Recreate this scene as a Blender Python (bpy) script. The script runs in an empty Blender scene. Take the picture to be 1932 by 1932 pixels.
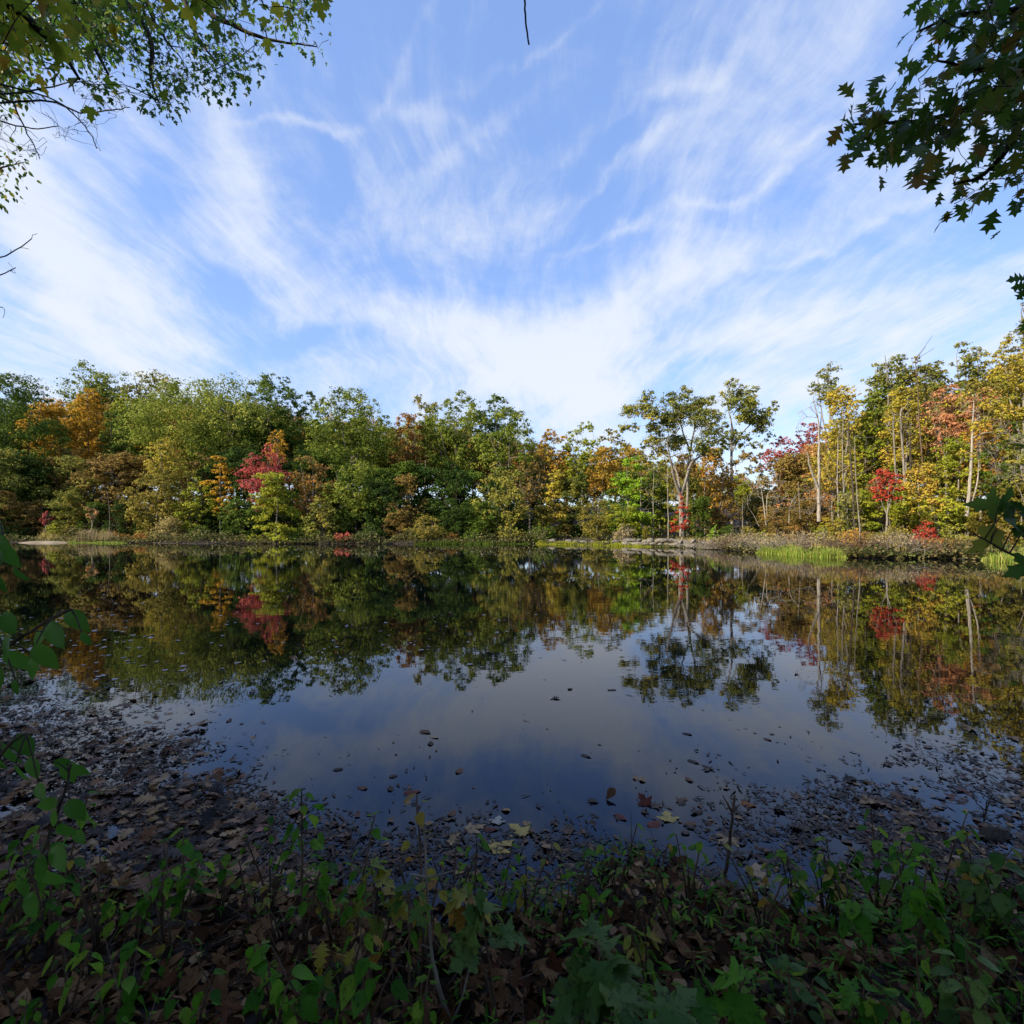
import bpy, bmesh, math
import numpy as np
from mathutils import Vector
R = math.radians
rng = np.random.default_rng(11)
SC = bpy.context.scene
COL = SC.collection
EYE = 1.7            # eye height above the water
HZ = 998.0           # horizon row and focal length on a 1932-unit picture
F = 966.0

def PX(px, Y): return (px-966.0)/F*Y
def PZ(py, Y): return EYE-(py-HZ)/F*Y
def P3(px, py, Y): return np.array([PX(px, Y), Y, PZ(py, Y)])

# ------------------------------------------------------------------ noise
def _hash(ix, iy, s):
    h = (ix.astype(np.int64)*374761393 + iy.astype(np.int64)*668265263 + s*1442695041) & 0xffffffff
    h = ((h ^ (h >> 13))*1274126177) & 0xffffffff
    return ((h ^ (h >> 16)) & 0xffff)/65535.0
def vnoise(x, y, s=0):
    x = np.asarray(x, float); y = np.asarray(y, float)
    ix = np.floor(x); iy = np.floor(y); fx = x-ix; fy = y-iy
    fx = fx*fx*(3-2*fx); fy = fy*fy*(3-2*fy)
    a = _hash(ix, iy, s); b = _hash(ix+1, iy, s); c = _hash(ix, iy+1, s); d = _hash(ix+1, iy+1, s)
    return (a*(1-fx)+b*fx)*(1-fy)+(c*(1-fx)+d*fx)*fy
def fbm(x, y, s=0, o=4):
    v = 0; a = .5; t = 0
    for i in range(o):
        v = v+a*vnoise(x*2**i, y*2**i, s+i); t += a; a *= .5
    return v/t
def nrm(a): return a/np.maximum(np.linalg.norm(a, axis=-1, keepdims=True), 1e-9)

# ------------------------------------------------------------------ mesh building
class Geo:
    def __init__(s): s.V = []; s.L = []; s.S = []; s.A = []; s.n = 0
    def add(s, V, Fc, a=0.5):
        V = np.asarray(V, float).reshape(-1, 3); Fc = np.asarray(Fc, int)
        s.V.append(V); s.L.append((Fc+s.n).ravel()); s.S.append(np.full(len(Fc), Fc.shape[1]))
        s.A.append(np.broadcast_to(np.asarray(a, float), (len(V),))); s.n += len(V)
    def build(s, name, mat, parent=None, smooth=False):
        me = bpy.data.meshes.new(name)
        V = np.concatenate(s.V); L = np.concatenate(s.L); S = np.concatenate(s.S)
        me.vertices.add(len(V)); me.vertices.foreach_set('co', V.ravel())
        me.loops.add(len(L)); me.loops.foreach_set('vertex_index', L)
        me.polygons.add(len(S)); st = np.concatenate([[0], np.cumsum(S)[:-1]])
        me.polygons.foreach_set('loop_start', st); me.polygons.foreach_set('loop_total', S)
        if smooth: me.polygons.foreach_set('use_smooth', np.ones(len(S), bool))
        at = me.attributes.new('rnd', 'FLOAT', 'POINT'); at.data.foreach_set('value', np.concatenate(s.A))
        me.update(calc_edges=True)
        if mat: me.materials.append(mat)
        o = bpy.data.objects.new(name, me); COL.objects.link(o)
        if parent: o.parent = parent
        return o

def tag(o, label=None, cat=None, group=None, kind=None):
    if label: o['label'] = label
    if cat: o['category'] = cat
    if group: o['group'] = group
    if kind: o['kind'] = kind
    return o
def empty(name, loc, label, cat, group=None):
    o = bpy.data.objects.new(name, None); COL.objects.link(o); o.location = loc
    o.empty_display_size = .2
    return tag(o, label, cat, group)

def tube(g, pts, rad, sides=5, a=.5):
    pts = np.asarray(pts, float); n = len(pts)
    rad = np.broadcast_to(np.asarray(rad, float), (n,))
    d = np.gradient(pts, axis=0); d = nrm(d)
    ref = np.array([0.31, .95, .05]); 
    if abs(np.dot(d[0], ref)) > .9: ref = np.array([1., 0, .1])
    u = nrm(np.cross(d, ref)); w = np.cross(d, u)
    th = np.arange(sides)/sides*2*np.pi
    V = pts[:, None]+rad[:, None, None]*(np.cos(th)[None, :, None]*u[:, None]+np.sin(th)[None, :, None]*w[:, None])
    i = np.arange(n-1)[:, None]*sides; j = np.arange(sides)[None]; k = (j+1) % sides
    Fc = np.stack([i+j, i+k, i+sides+k, i+sides+j], -1).reshape(-1, 4)
    g.add(V.reshape(-1, 3), Fc, a)
    g.add(V[-1], np.arange(sides)[None], a)

def wiggle(pts, m=4, amp=.03, rg=rng):
    pts = np.asarray(pts, float)
    t = np.linspace(0, len(pts)-1, (len(pts)-1)*m+1)
    out = np.stack([np.interp(t, np.arange(len(pts)), pts[:, k]) for k in range(3)], 1)
    # smooth
    for _ in range(2):
        out[1:-1] = (out[:-2]+2*out[1:-1]+out[2:])/4
    L = np.linalg.norm(pts[-1]-pts[0])
    out[1:-1] += rg.normal(0, amp*L/m, (len(out)-2, 3))
    return out

def quads(g, C, size, N, a, asp=.62, rg=rng):
    """diamond leaf cards, each its own tilt"""
    n = len(C); r = rg.normal(0, 1, (n, 3)); T = nrm(np.cross(N, r)); B = np.cross(N, T)
    s = np.broadcast_to(size, (n,))[:, None]
    bend = N*s*rg.uniform(-.25, .25, (n, 1))
    V = np.stack([C-T*s, C+B*s*asp+bend, C+T*s, C-B*s*asp+bend*.6], 1)
    g.add(V.reshape(-1, 3), np.arange(4*n).reshape(n, 4), np.repeat(a, 4))

def shaped(g, tmpl, C, T, N, size, a, curl=0.0, fold=0.0, rg=rng):
    """leaf blades from a template; T tip direction, N face normal"""
    V2, Fc = tmpl; n = len(C); T = nrm(T); B = nrm(np.cross(N, T)); N = np.cross(T, B)
    s = np.broadcast_to(size, (n,))[:, None, None]
    x = V2[None, :, 0, None]; y = V2[None, :, 1, None]
    cu = np.broadcast_to(curl, (n,))[:, None, None]; fo = np.broadcast_to(fold, (n,))[:, None, None]
    z = fo*np.abs(x)-cu*y*y+.04*np.sin(9*x+3*y)
    V = C[:, None]+s*(x*B[:, None]+y*T[:, None]+z*N[:, None])
    m = len(V2)
    FF = (Fc[None]+(np.arange(n)*m)[:, None, None]).reshape(-1, Fc.shape[1])
    g.add(V.reshape(-1, 3), FF, np.repeat(np.broadcast_to(a, (n,)), m))

def strip_tmpl(ts, ws, back=None):
    ts = np.array(ts, float); ws = np.array(ws, float); b = np.zeros(len(ts)) if back is None else np.array(back, float)
    mid = np.stack([0*ts, ts], 1); lf = np.stack([-ws, ts+b], 1); rt = np.stack([ws, ts+b], 1)
    n = len(ts); V = np.concatenate([mid, lf, rt]); i = np.arange(n-1)
    F1 = np.stack([i, i+1, i+n+1, i+n], 1); F2 = np.stack([i+1, i, i+2*n, i+2*n+1], 1)
    return V, np.concatenate([F1, F2])
OV = strip_tmpl([0, .12, .3, .5, .7, .86, 1], [.01, .17, .27, .28, .2, .09, .004])
WIDE = strip_tmpl([0, .08, .22, .42, .62, .82, 1], [.02, .24, .38, .4, .3, .14, .004])
OVW = strip_tmpl([0, .1, .26, .46, .66, .84, 1], [.015, .19, .31, .32, .23, .11, .004])
LANCE = strip_tmpl([0, .2, .5, .8, 1], [.01, .08, .1, .05, .003])
OAKB = strip_tmpl([0, .12, .26, .35, .49, .6, .73, .84, 1.], [.018, .06, .34, .12, .50, .14, .34, .10, .02], [0, 0, .06, 0, .10, 0, .10, 0, 0])
OAK = strip_tmpl([0, .13, .2, .3, .38, .48, .56, .68, .76, .86, 1.],
                 [.015, .06, .27, .10, .42, .12, .48, .13, .33, .12, .02], [0, 0, .08, 0, .1, 0, .1, 0, .1, .02, 0])
def maple_tmpl():
    pol = [(0, 0), (.10, -.02), (.26, -.06), (.22, .06), (.36, .1), (.30, .18), (.50, .30), (.54, .44), (.40, .42), (.34, .50),
           (.18, .42), (.2, .62), (.27, .72), (.14, .76), (.0, 1.0)]
    pts = [(x, y) for x, y in pol]+[(-x, y) for x, y in pol[-2:0:-1]]
    pts = np.array([(0, .28)]+pts, float); n = len(pts)-1
    Fc = np.array([(0, 1+i, 1+(i+1) % n) for i in range(n)])
    return pts, Fc
MAPLE = maple_tmpl()

# ------------------------------------------------------------------ materials
def newmat(name):
    m = bpy.data.materials.new(name); m.use_nodes = True; nt = m.node_tree; nt.nodes.clear()
    return m, nt, nt.nodes, nt.links
def ramp(nd, cols, pos=None):
    r = nd.new('ShaderNodeValToRGB'); e = r.color_ramp.elements
    n = len(cols); pos = pos or [i/(n-1) for i in range(n)]
    e[0].position = pos[0]; e[0].color = (*cols[0], 1); e[1].position = pos[-1]; e[1].color = (*cols[-1], 1)
    for c, p in zip(cols[1:-1], pos[1:-1]):
        x = e.new(p); x.color = (*c, 1)
    return r
def leafmat(name, cols, trans=.35, rough=.6, spec=.25, spots=False):
    m, nt, nd, lk = newmat(name)
    at = nd.new('ShaderNodeAttribute'); at.attribute_name = 'rnd'
    oi = nd.new('ShaderNodeObjectInfo')
    ad = nd.new('ShaderNodeMath'); ad.operation = 'MULTIPLY_ADD'; ad.inputs[1].default_value = .22; ad.inputs[2].default_value = -.11
    lk.new(oi.outputs['Random'], ad.inputs[0])
    s = nd.new('ShaderNodeMath'); s.operation = 'ADD'; lk.new(at.outputs['Fac'], s.inputs[0]); lk.new(ad.outputs[0], s.inputs[1])
    r = ramp(nd, cols); lk.new(s.outputs[0], r.inputs[0]); src = r.outputs[0]
    if spots:
        tc = nd.new('ShaderNodeTexCoord'); nz = nd.new('ShaderNodeTexNoise'); nz.inputs['Scale'].default_value = 60; nz.inputs['Detail'].default_value = 3
        lk.new(tc.outputs['Object'], nz.inputs['Vector'])
        rr = ramp(nd, [(0.1, .06, .03), (.55, .5, .45), (1, 1, 1)], [.3, .36, .46]); lk.new(nz.outputs[0], rr.inputs[0])
        mx = nd.new('ShaderNodeMixRGB'); mx.blend_type = 'MULTIPLY'; mx.inputs[0].default_value = .8
        lk.new(src, mx.inputs[1]); lk.new(rr.outputs[0], mx.inputs[2]); src = mx.outputs[0]
    p = nd.new('ShaderNodeBsdfPrincipled'); p.inputs['Roughness'].default_value = rough; p.inputs['Specular IOR Level'].default_value = spec
    t = nd.new('ShaderNodeBsdfTranslucent'); mx = nd.new('ShaderNodeMixShader'); mx.inputs[0].default_value = trans
    g = nd.new('ShaderNodeGamma'); g.inputs[1].default_value = .85
    lk.new(src, p.inputs['Base Color']); lk.new(src, g.inputs[0]); lk.new(g.outputs[0], t.inputs[0])
    lk.new(p.outputs[0], mx.inputs[1]); lk.new(t.outputs[0], mx.inputs[2])
    o = nd.new('ShaderNodeOutputMaterial'); lk.new(mx.outputs[0], o.inputs[0])
    return m
def barkmat(name, c1, c2, scale=3.0):
    m, nt, nd, lk = newmat(name)
    tc = nd.new('ShaderNodeTexCoord'); mp = nd.new('ShaderNodeMapping'); mp.inputs['Scale'].default_value = (scale*3, scale*3, scale*.6)
    nz = nd.new('ShaderNodeTexNoise'); nz.inputs['Detail'].default_value = 5; nz.inputs['Scale'].default_value = 1.5
    lk.new(tc.outputs['Object'], mp.inputs[0]); lk.new(mp.outputs[0], nz.inputs['Vector'])
    r = ramp(nd, [c1, c2], [.35, .65]); lk.new(nz.outputs[0], r.inputs[0])
    p = nd.new('ShaderNodeBsdfPrincipled'); p.inputs['Roughness'].default_value = .9; p.inputs['Specular IOR Level'].default_value = .15
    b = nd.new('ShaderNodeBump'); b.inputs['Strength'].default_value = .6; b.inputs['Distance'].default_value = .03
    lk.new(nz.outputs[0], b.inputs['Height']); lk.new(b.outputs[0], p.inputs['Normal'])
    lk.new(r.outputs[0], p.inputs['Base Color'])
    o = nd.new('ShaderNodeOutputMaterial'); lk.new(p.outputs[0], o.inputs[0])
    return m
PAL = {
 'green': [(.06, .09, .012), (.14, .18, .022), (.24, .27, .036), (.34, .34, .06)],
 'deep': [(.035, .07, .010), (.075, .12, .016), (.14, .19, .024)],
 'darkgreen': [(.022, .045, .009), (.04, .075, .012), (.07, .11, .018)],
 'oak': [(.07, .085, .018), (.14, .16, .028), (.25, .24, .042), (.38, .30, .055)],
 'olive': [(.13, .12, .022), (.22, .19, .032), (.32, .25, .045)],
 'yellowgreen': [(.13, .17, .015), (.25, .28, .025), (.38, .36, .035)],
 'lime': [(.10, .20, .012), (.20, .33, .022), (.32, .42, .04)],
 'yellow': [(.20, .20, .028), (.35, .29, .035), (.46, .35, .05), (.47, .27, .05)],
 'gold': [(.26, .15, .015), (.42, .24, .02), (.50, .28, .03), (.2, .17, .02)],
 'orange': [(.24, .19, .025), (.36, .22, .03), (.46, .25, .04), (.42, .17, .04)],
 'rust': [(.19, .15, .03), (.33, .17, .04), (.42, .19, .055)],
 'salmon': [(.36, .15, .07), (.48, .22, .10), (.54, .30, .13), (.42, .30, .08)],
 'brown': [(.12, .085, .025), (.20, .13, .035), (.28, .19, .05), (.15, .15, .035)],
 'red': [(.30, .20, .04), (.26, .03, .02), (.40, .045, .03), (.48, .12, .05)],
 'crimson': [(.17, .03, .03), (.28, .05, .045), (.38, .10, .06), (.30, .17, .06)],
 'pink': [(.22, .10, .04), (.32, .05, .05), (.44, .09, .08), (.52, .16, .11)],
 'tan': [(.24, .19, .07), (.36, .29, .10), (.46, .36, .14)],
 'greytan': [(.20, .16, .08), (.31, .24, .13), (.42, .33, .18)],
 'marsh': [(.28, .24, .07), (.14, .22, .03), (.22, .34, .04), (.34, .42, .07), (.42, .36, .12)],
}
LM = {k: leafmat('foliage_'+k, v, trans=.30, spec=.06) for k, v in PAL.items()}
BK = {'dark': barkmat('bark_dark', (.030, .024, .018), (.085, .068, .052)),
      'grey': barkmat('bark_grey', (.11, .095, .08), (.26, .23, .19)),
      'pale': barkmat('bark_pale', (.17, .15, .12), (.36, .32, .27)),
      'brown': barkmat('bark_brown', (.06, .04, .028), (.16, .11, .08))}

# ------------------------------------------------------------------ the lie of the land
SHPX = np.array([-900, -300, 0, 50, 200, 350, 600, 900, 1010, 1100, 1200, 1330, 1400, 1470, 1540, 1640, 1800, 1870, 1932, 2050, 2300, 3000])
SHY = np.array([52, 58, 63, 64, 62, 60, 57, 57, 58, 53, 50, 44, 38, 34, 31, 29.5, 29, 27.5, 25, 19, 12, 7.])
def shore(u): return np.interp(u*F+966, SHPX, SHY)
def nshore(x): return np.interp(x, [-12, -6, -3.3, -2, -.9, -.2, .2, .55, .8, 1.3, 2.2, 3, 6, 12], [3.8, 3.1, 2.6, 2.4, 2.35, 2.15, 2.2, 2.55, 2.5, 2.2, 2.35, 2.7, 3.6, 4.5])+.12*(fbm(x*1.7, x*0+3, 5)-.5)
def ground(x, y):
    x = np.asarray(x, float); y = np.asarray(y, float)
    yy = np.maximum(y, .5); u = np.clip(x/yy, -4, 4)
    d = y-shore(u)
    d = np.maximum(d, np.abs(x)-75)
    far = np.where(d > 0, .16*(1-np.exp(-d/.6))+.04*np.minimum(d, 14)+.11*np.clip(d-14, 0, 60), np.maximum(-1.2, .35*d-.02))
    far = far+np.where(d > .5, .25*(fbm(x*.2, y*.2, 3)-.5), 0)
    e = nshore(x)-y
    near = np.where(e > 0, .22*(1-np.exp(-e/.8))+.02*np.clip(e, 0, 20), np.maximum(-1.2, .22*e))+np.where(e > -1, .07*(fbm(x*3.2, y*3.2, 9)-.5), 0)
    return np.maximum(far, near)
def gz(x, y): return float(ground(np.array([x]), np.array([y]))[0])

def axis(lo, hi, dlo, dhi, step, grow=1.12):
    a = list(np.arange(dlo, dhi+1e-6, step)); s = step
    while a[-1] < hi: s = min(s*grow, 25 if hi > 500 else 2.5 if a[-1] < 110 else 25); a.append(a[-1]+s)
    s = step
    while a[0] > lo: s = min(s*grow, 2.5 if a[0] > -110 else 25); a.insert(0, a[0]-s)
    return np.array(a)
xs = axis(-700, 700, -5, 5, .08); ys = axis(-300, 900, .6, 5.5, .07, 1.1)
X, Y = np.meshgrid(xs, ys); Zg = ground(X, Y)
g = Geo(); nx = len(xs); ny = len(ys)
i = np.arange(ny-1)[:, None]*nx+np.arange(nx-1)[None]
g.add(np.stack([X, Y, Zg], -1).reshape(-1, 3), np.stack([i, i+1, i+nx+1, i+nx], -1).reshape(-1, 4))
m, nt, nd, lk = newmat('soil')
tc = nd.new('ShaderNodeTexCoord'); n1 = nd.new('ShaderNodeTexNoise'); n1.inputs['Scale'].default_value = 9; n1.inputs['Detail'].default_value = 8
n2 = nd.new('ShaderNodeTexVoronoi'); n2.inputs['Scale'].default_value = 14
lk.new(tc.outputs['Object'], n1.inputs['Vector']); lk.new(tc.outputs['Object'], n2.inputs['Vector'])
r1 = ramp(nd, [(.008, .006, .004), (.022, .015, .010), (.05, .032, .02)], [.3, .5, .7]); lk.new(n1.outputs[0], r1.inputs[0])
r2 = ramp(nd, [(.10, .055, .028), (.02, .014, .01)], [.05, .4]); lk.new(n2.outputs[0], r2.inputs[0])
mx = nd.new('ShaderNodeMixRGB'); mx.inputs[0].default_value = .35; lk.new(r1.outputs[0], mx.inputs[1]); lk.new(r2.outputs[0], mx.inputs[2])
p = nd.new('ShaderNodeBsdfPrincipled'); p.inputs['Roughness'].default_value = .95; lk.new(mx.outputs[0], p.inputs['Base Color'])
b = nd.new('ShaderNodeBump'); b.inputs['Strength'].default_value = .8; b.inputs['Distance'].default_value = .04; lk.new(n1.outputs[0], b.inputs['Height']); lk.new(b.outputs[0], p.inputs['Normal'])
o = nd.new('ShaderNodeOutputMaterial'); lk.new(p.outputs[0], o.inputs[0])
tag(g.build('ground', m, smooth=True), kind='structure')

# water
m, nt, nd, lk = newmat('pond_water')
tc = nd.new('ShaderNodeTexCoord')
mp = nd.new('ShaderNodeMapping'); mp.inputs['Scale'].default_value = (.9, 1.6, 1)
w1 = nd.new('ShaderNodeTexNoise'); w1.inputs['Scale'].default_value = 2.2; w1.inputs['Detail'].default_value = 3
lk.new(tc.outputs['Object'], mp.inputs[0]); lk.new(mp.outputs[0], w1.inputs['Vector'])
w2 = nd.new('ShaderNodeTexNoise'); w2.inputs['Scale'].default_value = .12; w2.inputs['Detail'].default_value = 1; lk.new(tc.outputs['Object'], w2.inputs['Vector'])
r = ramp(nd, [(.15, .15, .15), (1, 1, 1)], [.4, .62]); lk.new(w2.outputs[0], r.inputs[0])
mu = nd.new('ShaderNodeMath'); mu.operation = 'MULTIPLY'; lk.new(w1.outputs[0], mu.inputs[0]); lk.new(r.outputs[0], mu.inputs[1])
b = nd.new('ShaderNodeBump'); b.inputs['Strength'].default_value = .06; b.inputs['Distance'].default_value = .03; lk.new(mu.outputs[0], b.inputs['Height'])
p = nd.new('ShaderNodeBsdfPrincipled'); p.inputs['Base Color'].default_value = (.002, .003, .005, 1); p.inputs['Roughness'].default_value = .012; p.inputs['Specular Tint'].default_value = (.15, .45, 1, 1)
p.inputs['IOR'].default_value = 1.40; lk.new(b.outputs[0], p.inputs['Normal'])
o = nd.new('ShaderNodeOutputMaterial'); lk.new(p.outputs[0], o.inputs[0])
g = Geo(); g.add([(-78, .5, 0), (78, .5, 0), (78, 75, 0), (-78, 75, 0)], [(0, 1, 2, 3)])
tag(g.build('water', m), kind='structure')

# ------------------------------------------------------------------ trees
def connect(g, skel, srad, targets, rtip, rg, sides=4, k0=0, spread=.6, amp=.05):
    """branch from the nearest part of the skeleton to each target, branches grow on branches"""
    S = np.array(skel, float); Rr = list(srad)
    order = np.argsort([np.min(np.linalg.norm(S-t, axis=1)) for t in targets])
    S = list(S)
    for q in order:
        t = targets[q]; A = np.array(S); d = t-A; L = np.linalg.norm(d, axis=1)
        cost = L+np.maximum(0, -(d[:, 2]))*1.1
        j = int(np.argmin(cost)); L0 = L[j]
        if L0 < 1e-3: continue
        a = A[j]; mid = a+(t-a)*.5+np.array([0, 0, .10*L0])+rg.normal(0, amp*L0, 3)
        pts = np.array([a, a+(mid-a)*.5+rg.normal(0, amp*.5*L0, 3), mid, mid+(t-mid)*.5+rg.normal(0, amp*.5*L0, 3), t])
        r0 = min(Rr[j]*.62, rtip+L0*.022); rr = np.linspace(r0, rtip, 5)
        tube(g, pts, rr, sides)
        for k in range(1, 5): S.append(pts[k]); Rr.append(rr[k])
    return np.array(S), Rr

def clumpleaves(g, C, rad, n, size, rg, flat=.7, up=.45, lf=1.0):
    """a bough: a dozen leafy twig-ends on its outside, leaves gathered round each"""
    k = int(np.clip(n/26, 5, 22)); d = nrm(rg.normal(0, 1, (k, 3))+[0, 0, .25]); S = d*(rg.uniform(0, 1, k)**.4)[:, None]*rad; S[:, 2] *= flat
    w = rg.integers(0, k, n); loose = rg.uniform(0, 1, n) < .22
    l = rg.normal(0, 1, (n, 3))*[1, 1, .6]; off = S[w]+l*rad*.15
    off = np.where(loose[:, None], nrm(rg.normal(0, 1, (n, 3)))*(rg.uniform(0, 1, n)**.5)[:, None]*rad*[1.05, 1.05, flat], off)
    N = nrm(nrm(off)*.65+nrm(l)*.6+np.array([0, 0, up])+rg.normal(0, .38, (n, 3)))
    P = C+off; lowf = fbm(P[:, 0]*.35+P[:, 2]*.3, P[:, 1]*.35-P[:, 2]*.2, 17, 2)-.5
    a = np.clip(.48+rg.normal(0, .13)+rg.normal(0, .10, k)[w]+lowf*.7+rg.normal(0, .11, n), 0, 1)
    quads(g, P, size*rg.uniform(.6, 1.25, n), N, a, rg=rg)

def crown_clumps(shape, H, cb, Rx, n, rg):
    out = []; Lc = H-cb
    for i in range(n):
        if shape in ('dome', 'airy'):
            zz = 1-2*(i+.5)/n; ph = i*2.39996+rg.normal(0, .25); q = math.sqrt(1-zz*zz); d = nrm(np.array([q*math.cos(ph), q*math.sin(ph), zz])+rg.normal(0, .12, 3))
            s = (rg.uniform(.84, 1.0) if i % 4 else rg.uniform(.2, .6)) if shape == 'dome' else rg.uniform(.35, 1.)
            r = min(Rx*rg.uniform(.17, .30)*(1.1 if shape == 'dome' else 1.2), Lc*.25); c = np.array([d[0]*Rx*s*.93, d[1]*Rx*s*.93, cb+Lc*.42+d[2]*Lc*(.58 if d[2] > 0 else .42)*s*.97-(r*.5 if d[2] > .3 else 0)])
        elif shape == 'tall':
            t = rg.uniform(0, 1)**.8; w = Rx*(.35+.65*math.sin(math.pi*min(1, .15+t*.8))); th = rg.uniform(0, 6.28); s = rg.uniform(.2, .95)
            r = Rx*rg.uniform(.2, .34); c = np.array([w*s*math.cos(th), w*s*math.sin(th), cb+t*(Lc-r*.6)])
        elif shape == 'cone':
            t = rg.uniform(0, 1); w = Rx*(1.05-t)**.8; th = rg.uniform(0, 6.28); s = rg.uniform(.3, 1)
            r = Rx*rg.uniform(.2, .3)*(1.1-t*.6); c = np.array([w*s*math.cos(th), w*s*math.sin(th), cb+t*(Lc-r*.4)])
        elif shape == 'layer':
            lv = rg.uniform(0, 1)**1.2; w = Rx*(1-.55*lv)*rg.uniform(.75, 1.1); th = rg.uniform(0, 6.28); s = rg.uniform(.2, 1)
            r = Rx*rg.uniform(.2, .34); c = np.array([w*s*math.cos(th), w*s*math.sin(th), cb+lv*Lc*.94+rg.normal(0, .03*Lc)])
        else:  # shrub
            d = nrm(rg.normal(0, 1, 3)); s = rg.uniform(.4, .9)
            c = np.array([d[0]*Rx*s, d[1]*Rx*s, H*.08+abs(d[2])*H*.8*s]); r = min(Rx, H)*rg.uniform(.22, .34)
        out.append((c, r))
    return out

def tree_mesh(H, cb, Rx, shape, nclump, nleaf, lsize, seed, trunk_r=None, lean=0., flat=None, twigs=0):
    rg = np.random.default_rng(seed); gw = Geo(); gl = Geo()
    tr = trunk_r or (.05+.007*H)
    cl = crown_clumps(shape, H, cb, Rx, nclump, rg)
    flat = flat if flat is not None else {'layer': .34, 'tall': .75, 'airy': .6}.get(shape, .68)
    if shape == 'shrub':
        sk = []; sr = []
        for k in range(7):
            th = rg.uniform(0, 6.28); e = np.array([math.cos(th)*Rx*.5, math.sin(th)*Rx*.5, H*.55])
            p = wiggle([[.1*math.cos(th), .1*math.sin(th), 0], e*[.6, .6, .6], e], 3, .05, rg); rr = np.linspace(.04, .015, len(p)); tube(gw, p, rr, 4); sk += list(p); sr += list(rr)
    else:
        top = cb+(H-cb)*(.55 if shape in ('dome', 'airy') else .9)
        dx, dy = rg.normal(0, .02*H, 2)+[lean, 0]
        p = wiggle([[0, 0, -.3], [dx*.2, dy*.2, H*.25], [dx*.6, dy*.5, H*.5], [dx, dy, top]], 4, .012, rg)
        rr = tr*(1-.8*np.linspace(0, 1, len(p))**1.1); rr[0] *= 1.4; tube(gw, p, rr, 8)
        k = [q for q in range(len(p)) if p[q, 2] > cb*.7] or [len(p)-1]
        sk = [p[q] for q in k]; sr = [rr[q] for q in k]
        if shape in ('dome', 'airy'):   # main limbs
            for q in range(5):
                th = rg.uniform(0, 6.28)+q*1.26; a = p[k[min(q, len(k)-1)]] if len(k) > q else p[k[0]]
                e = np.array([math.cos(th)*Rx*.55, math.sin(th)*Rx*.55, cb+(H-cb)*rg.uniform(.45, .8)])
                pl = wiggle([a, a+(e-a)*[.55, .55, .35], e], 4, .03, rg); rl = np.linspace(tr*.5, tr*.14, len(pl)); tube(gw, pl, rl, 6); sk += list(pl[1:]); sr += list(rl[1:])
    connect(gw, sk, sr, [c for c, r in cl], .012+.0006*H, rg)
    tot = sum(r*r for c, r in cl)
    for c, r in cl:
        n = int(nleaf*r*r/tot)
        if n: clumpleaves(gl, c, r, n, lsize, rg, flat)
        for q in range(twigs):
            d = nrm(rg.normal(0, 1, 3)+[0, 0, .3]); e = c+d*r*1.3
            tube(gw, np.array([c, c+d*r*.7+rg.normal(0, r*.1, 3), e]), [.014, .011, .006], 3)
    # strays that roughen the outline
    return gw, gl

used_names = {}
def put_tree(name, px, top, hw, Yd, crown_bottom, shape, pal, label, cat='tree', bark='grey', dens=1.0, nclump=None, group=None, twigs=0, lean=0., lsz=1.0, seed=None, tr=None):
    X0 = PX(px, Yd); z0 = gz(X0, Yd)-.05
    H = (PZ(top, Yd)-z0)*(1 if shape == 'shrub' else 1.05); cb = max(.2, PZ(crown_bottom, Yd)-z0); Rx = hw/F*Yd
    sx = hw*.53; sy = (crown_bottom-top)*.53/2
    n = int(min(44000, max(700, 6.2*sx*sy*dens)))
    nclump = nclump or int(np.clip(44+sx*.9, 40, 110)*(1.3 if shape == 'tall' else 1))
    lsize = .132*lsz*max(.55, Yd/62)
    seed = seed if seed is not None else int(px*7+top)
    gw, gl = tree_mesh(H, cb, Rx*.86, shape, nclump, n, lsize, seed, lean=lean, twigs=twigs, trunk_r=tr)
    e = empty(name, (X0, Yd, z0), label, cat, group)
    gw.build('stems' if shape == 'shrub' else 'trunk', BK[bark], e, True)
    if gl.n: gl.build('foliage' if shape == 'shrub' else 'crown', LM[pal], e)
    return e
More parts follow.
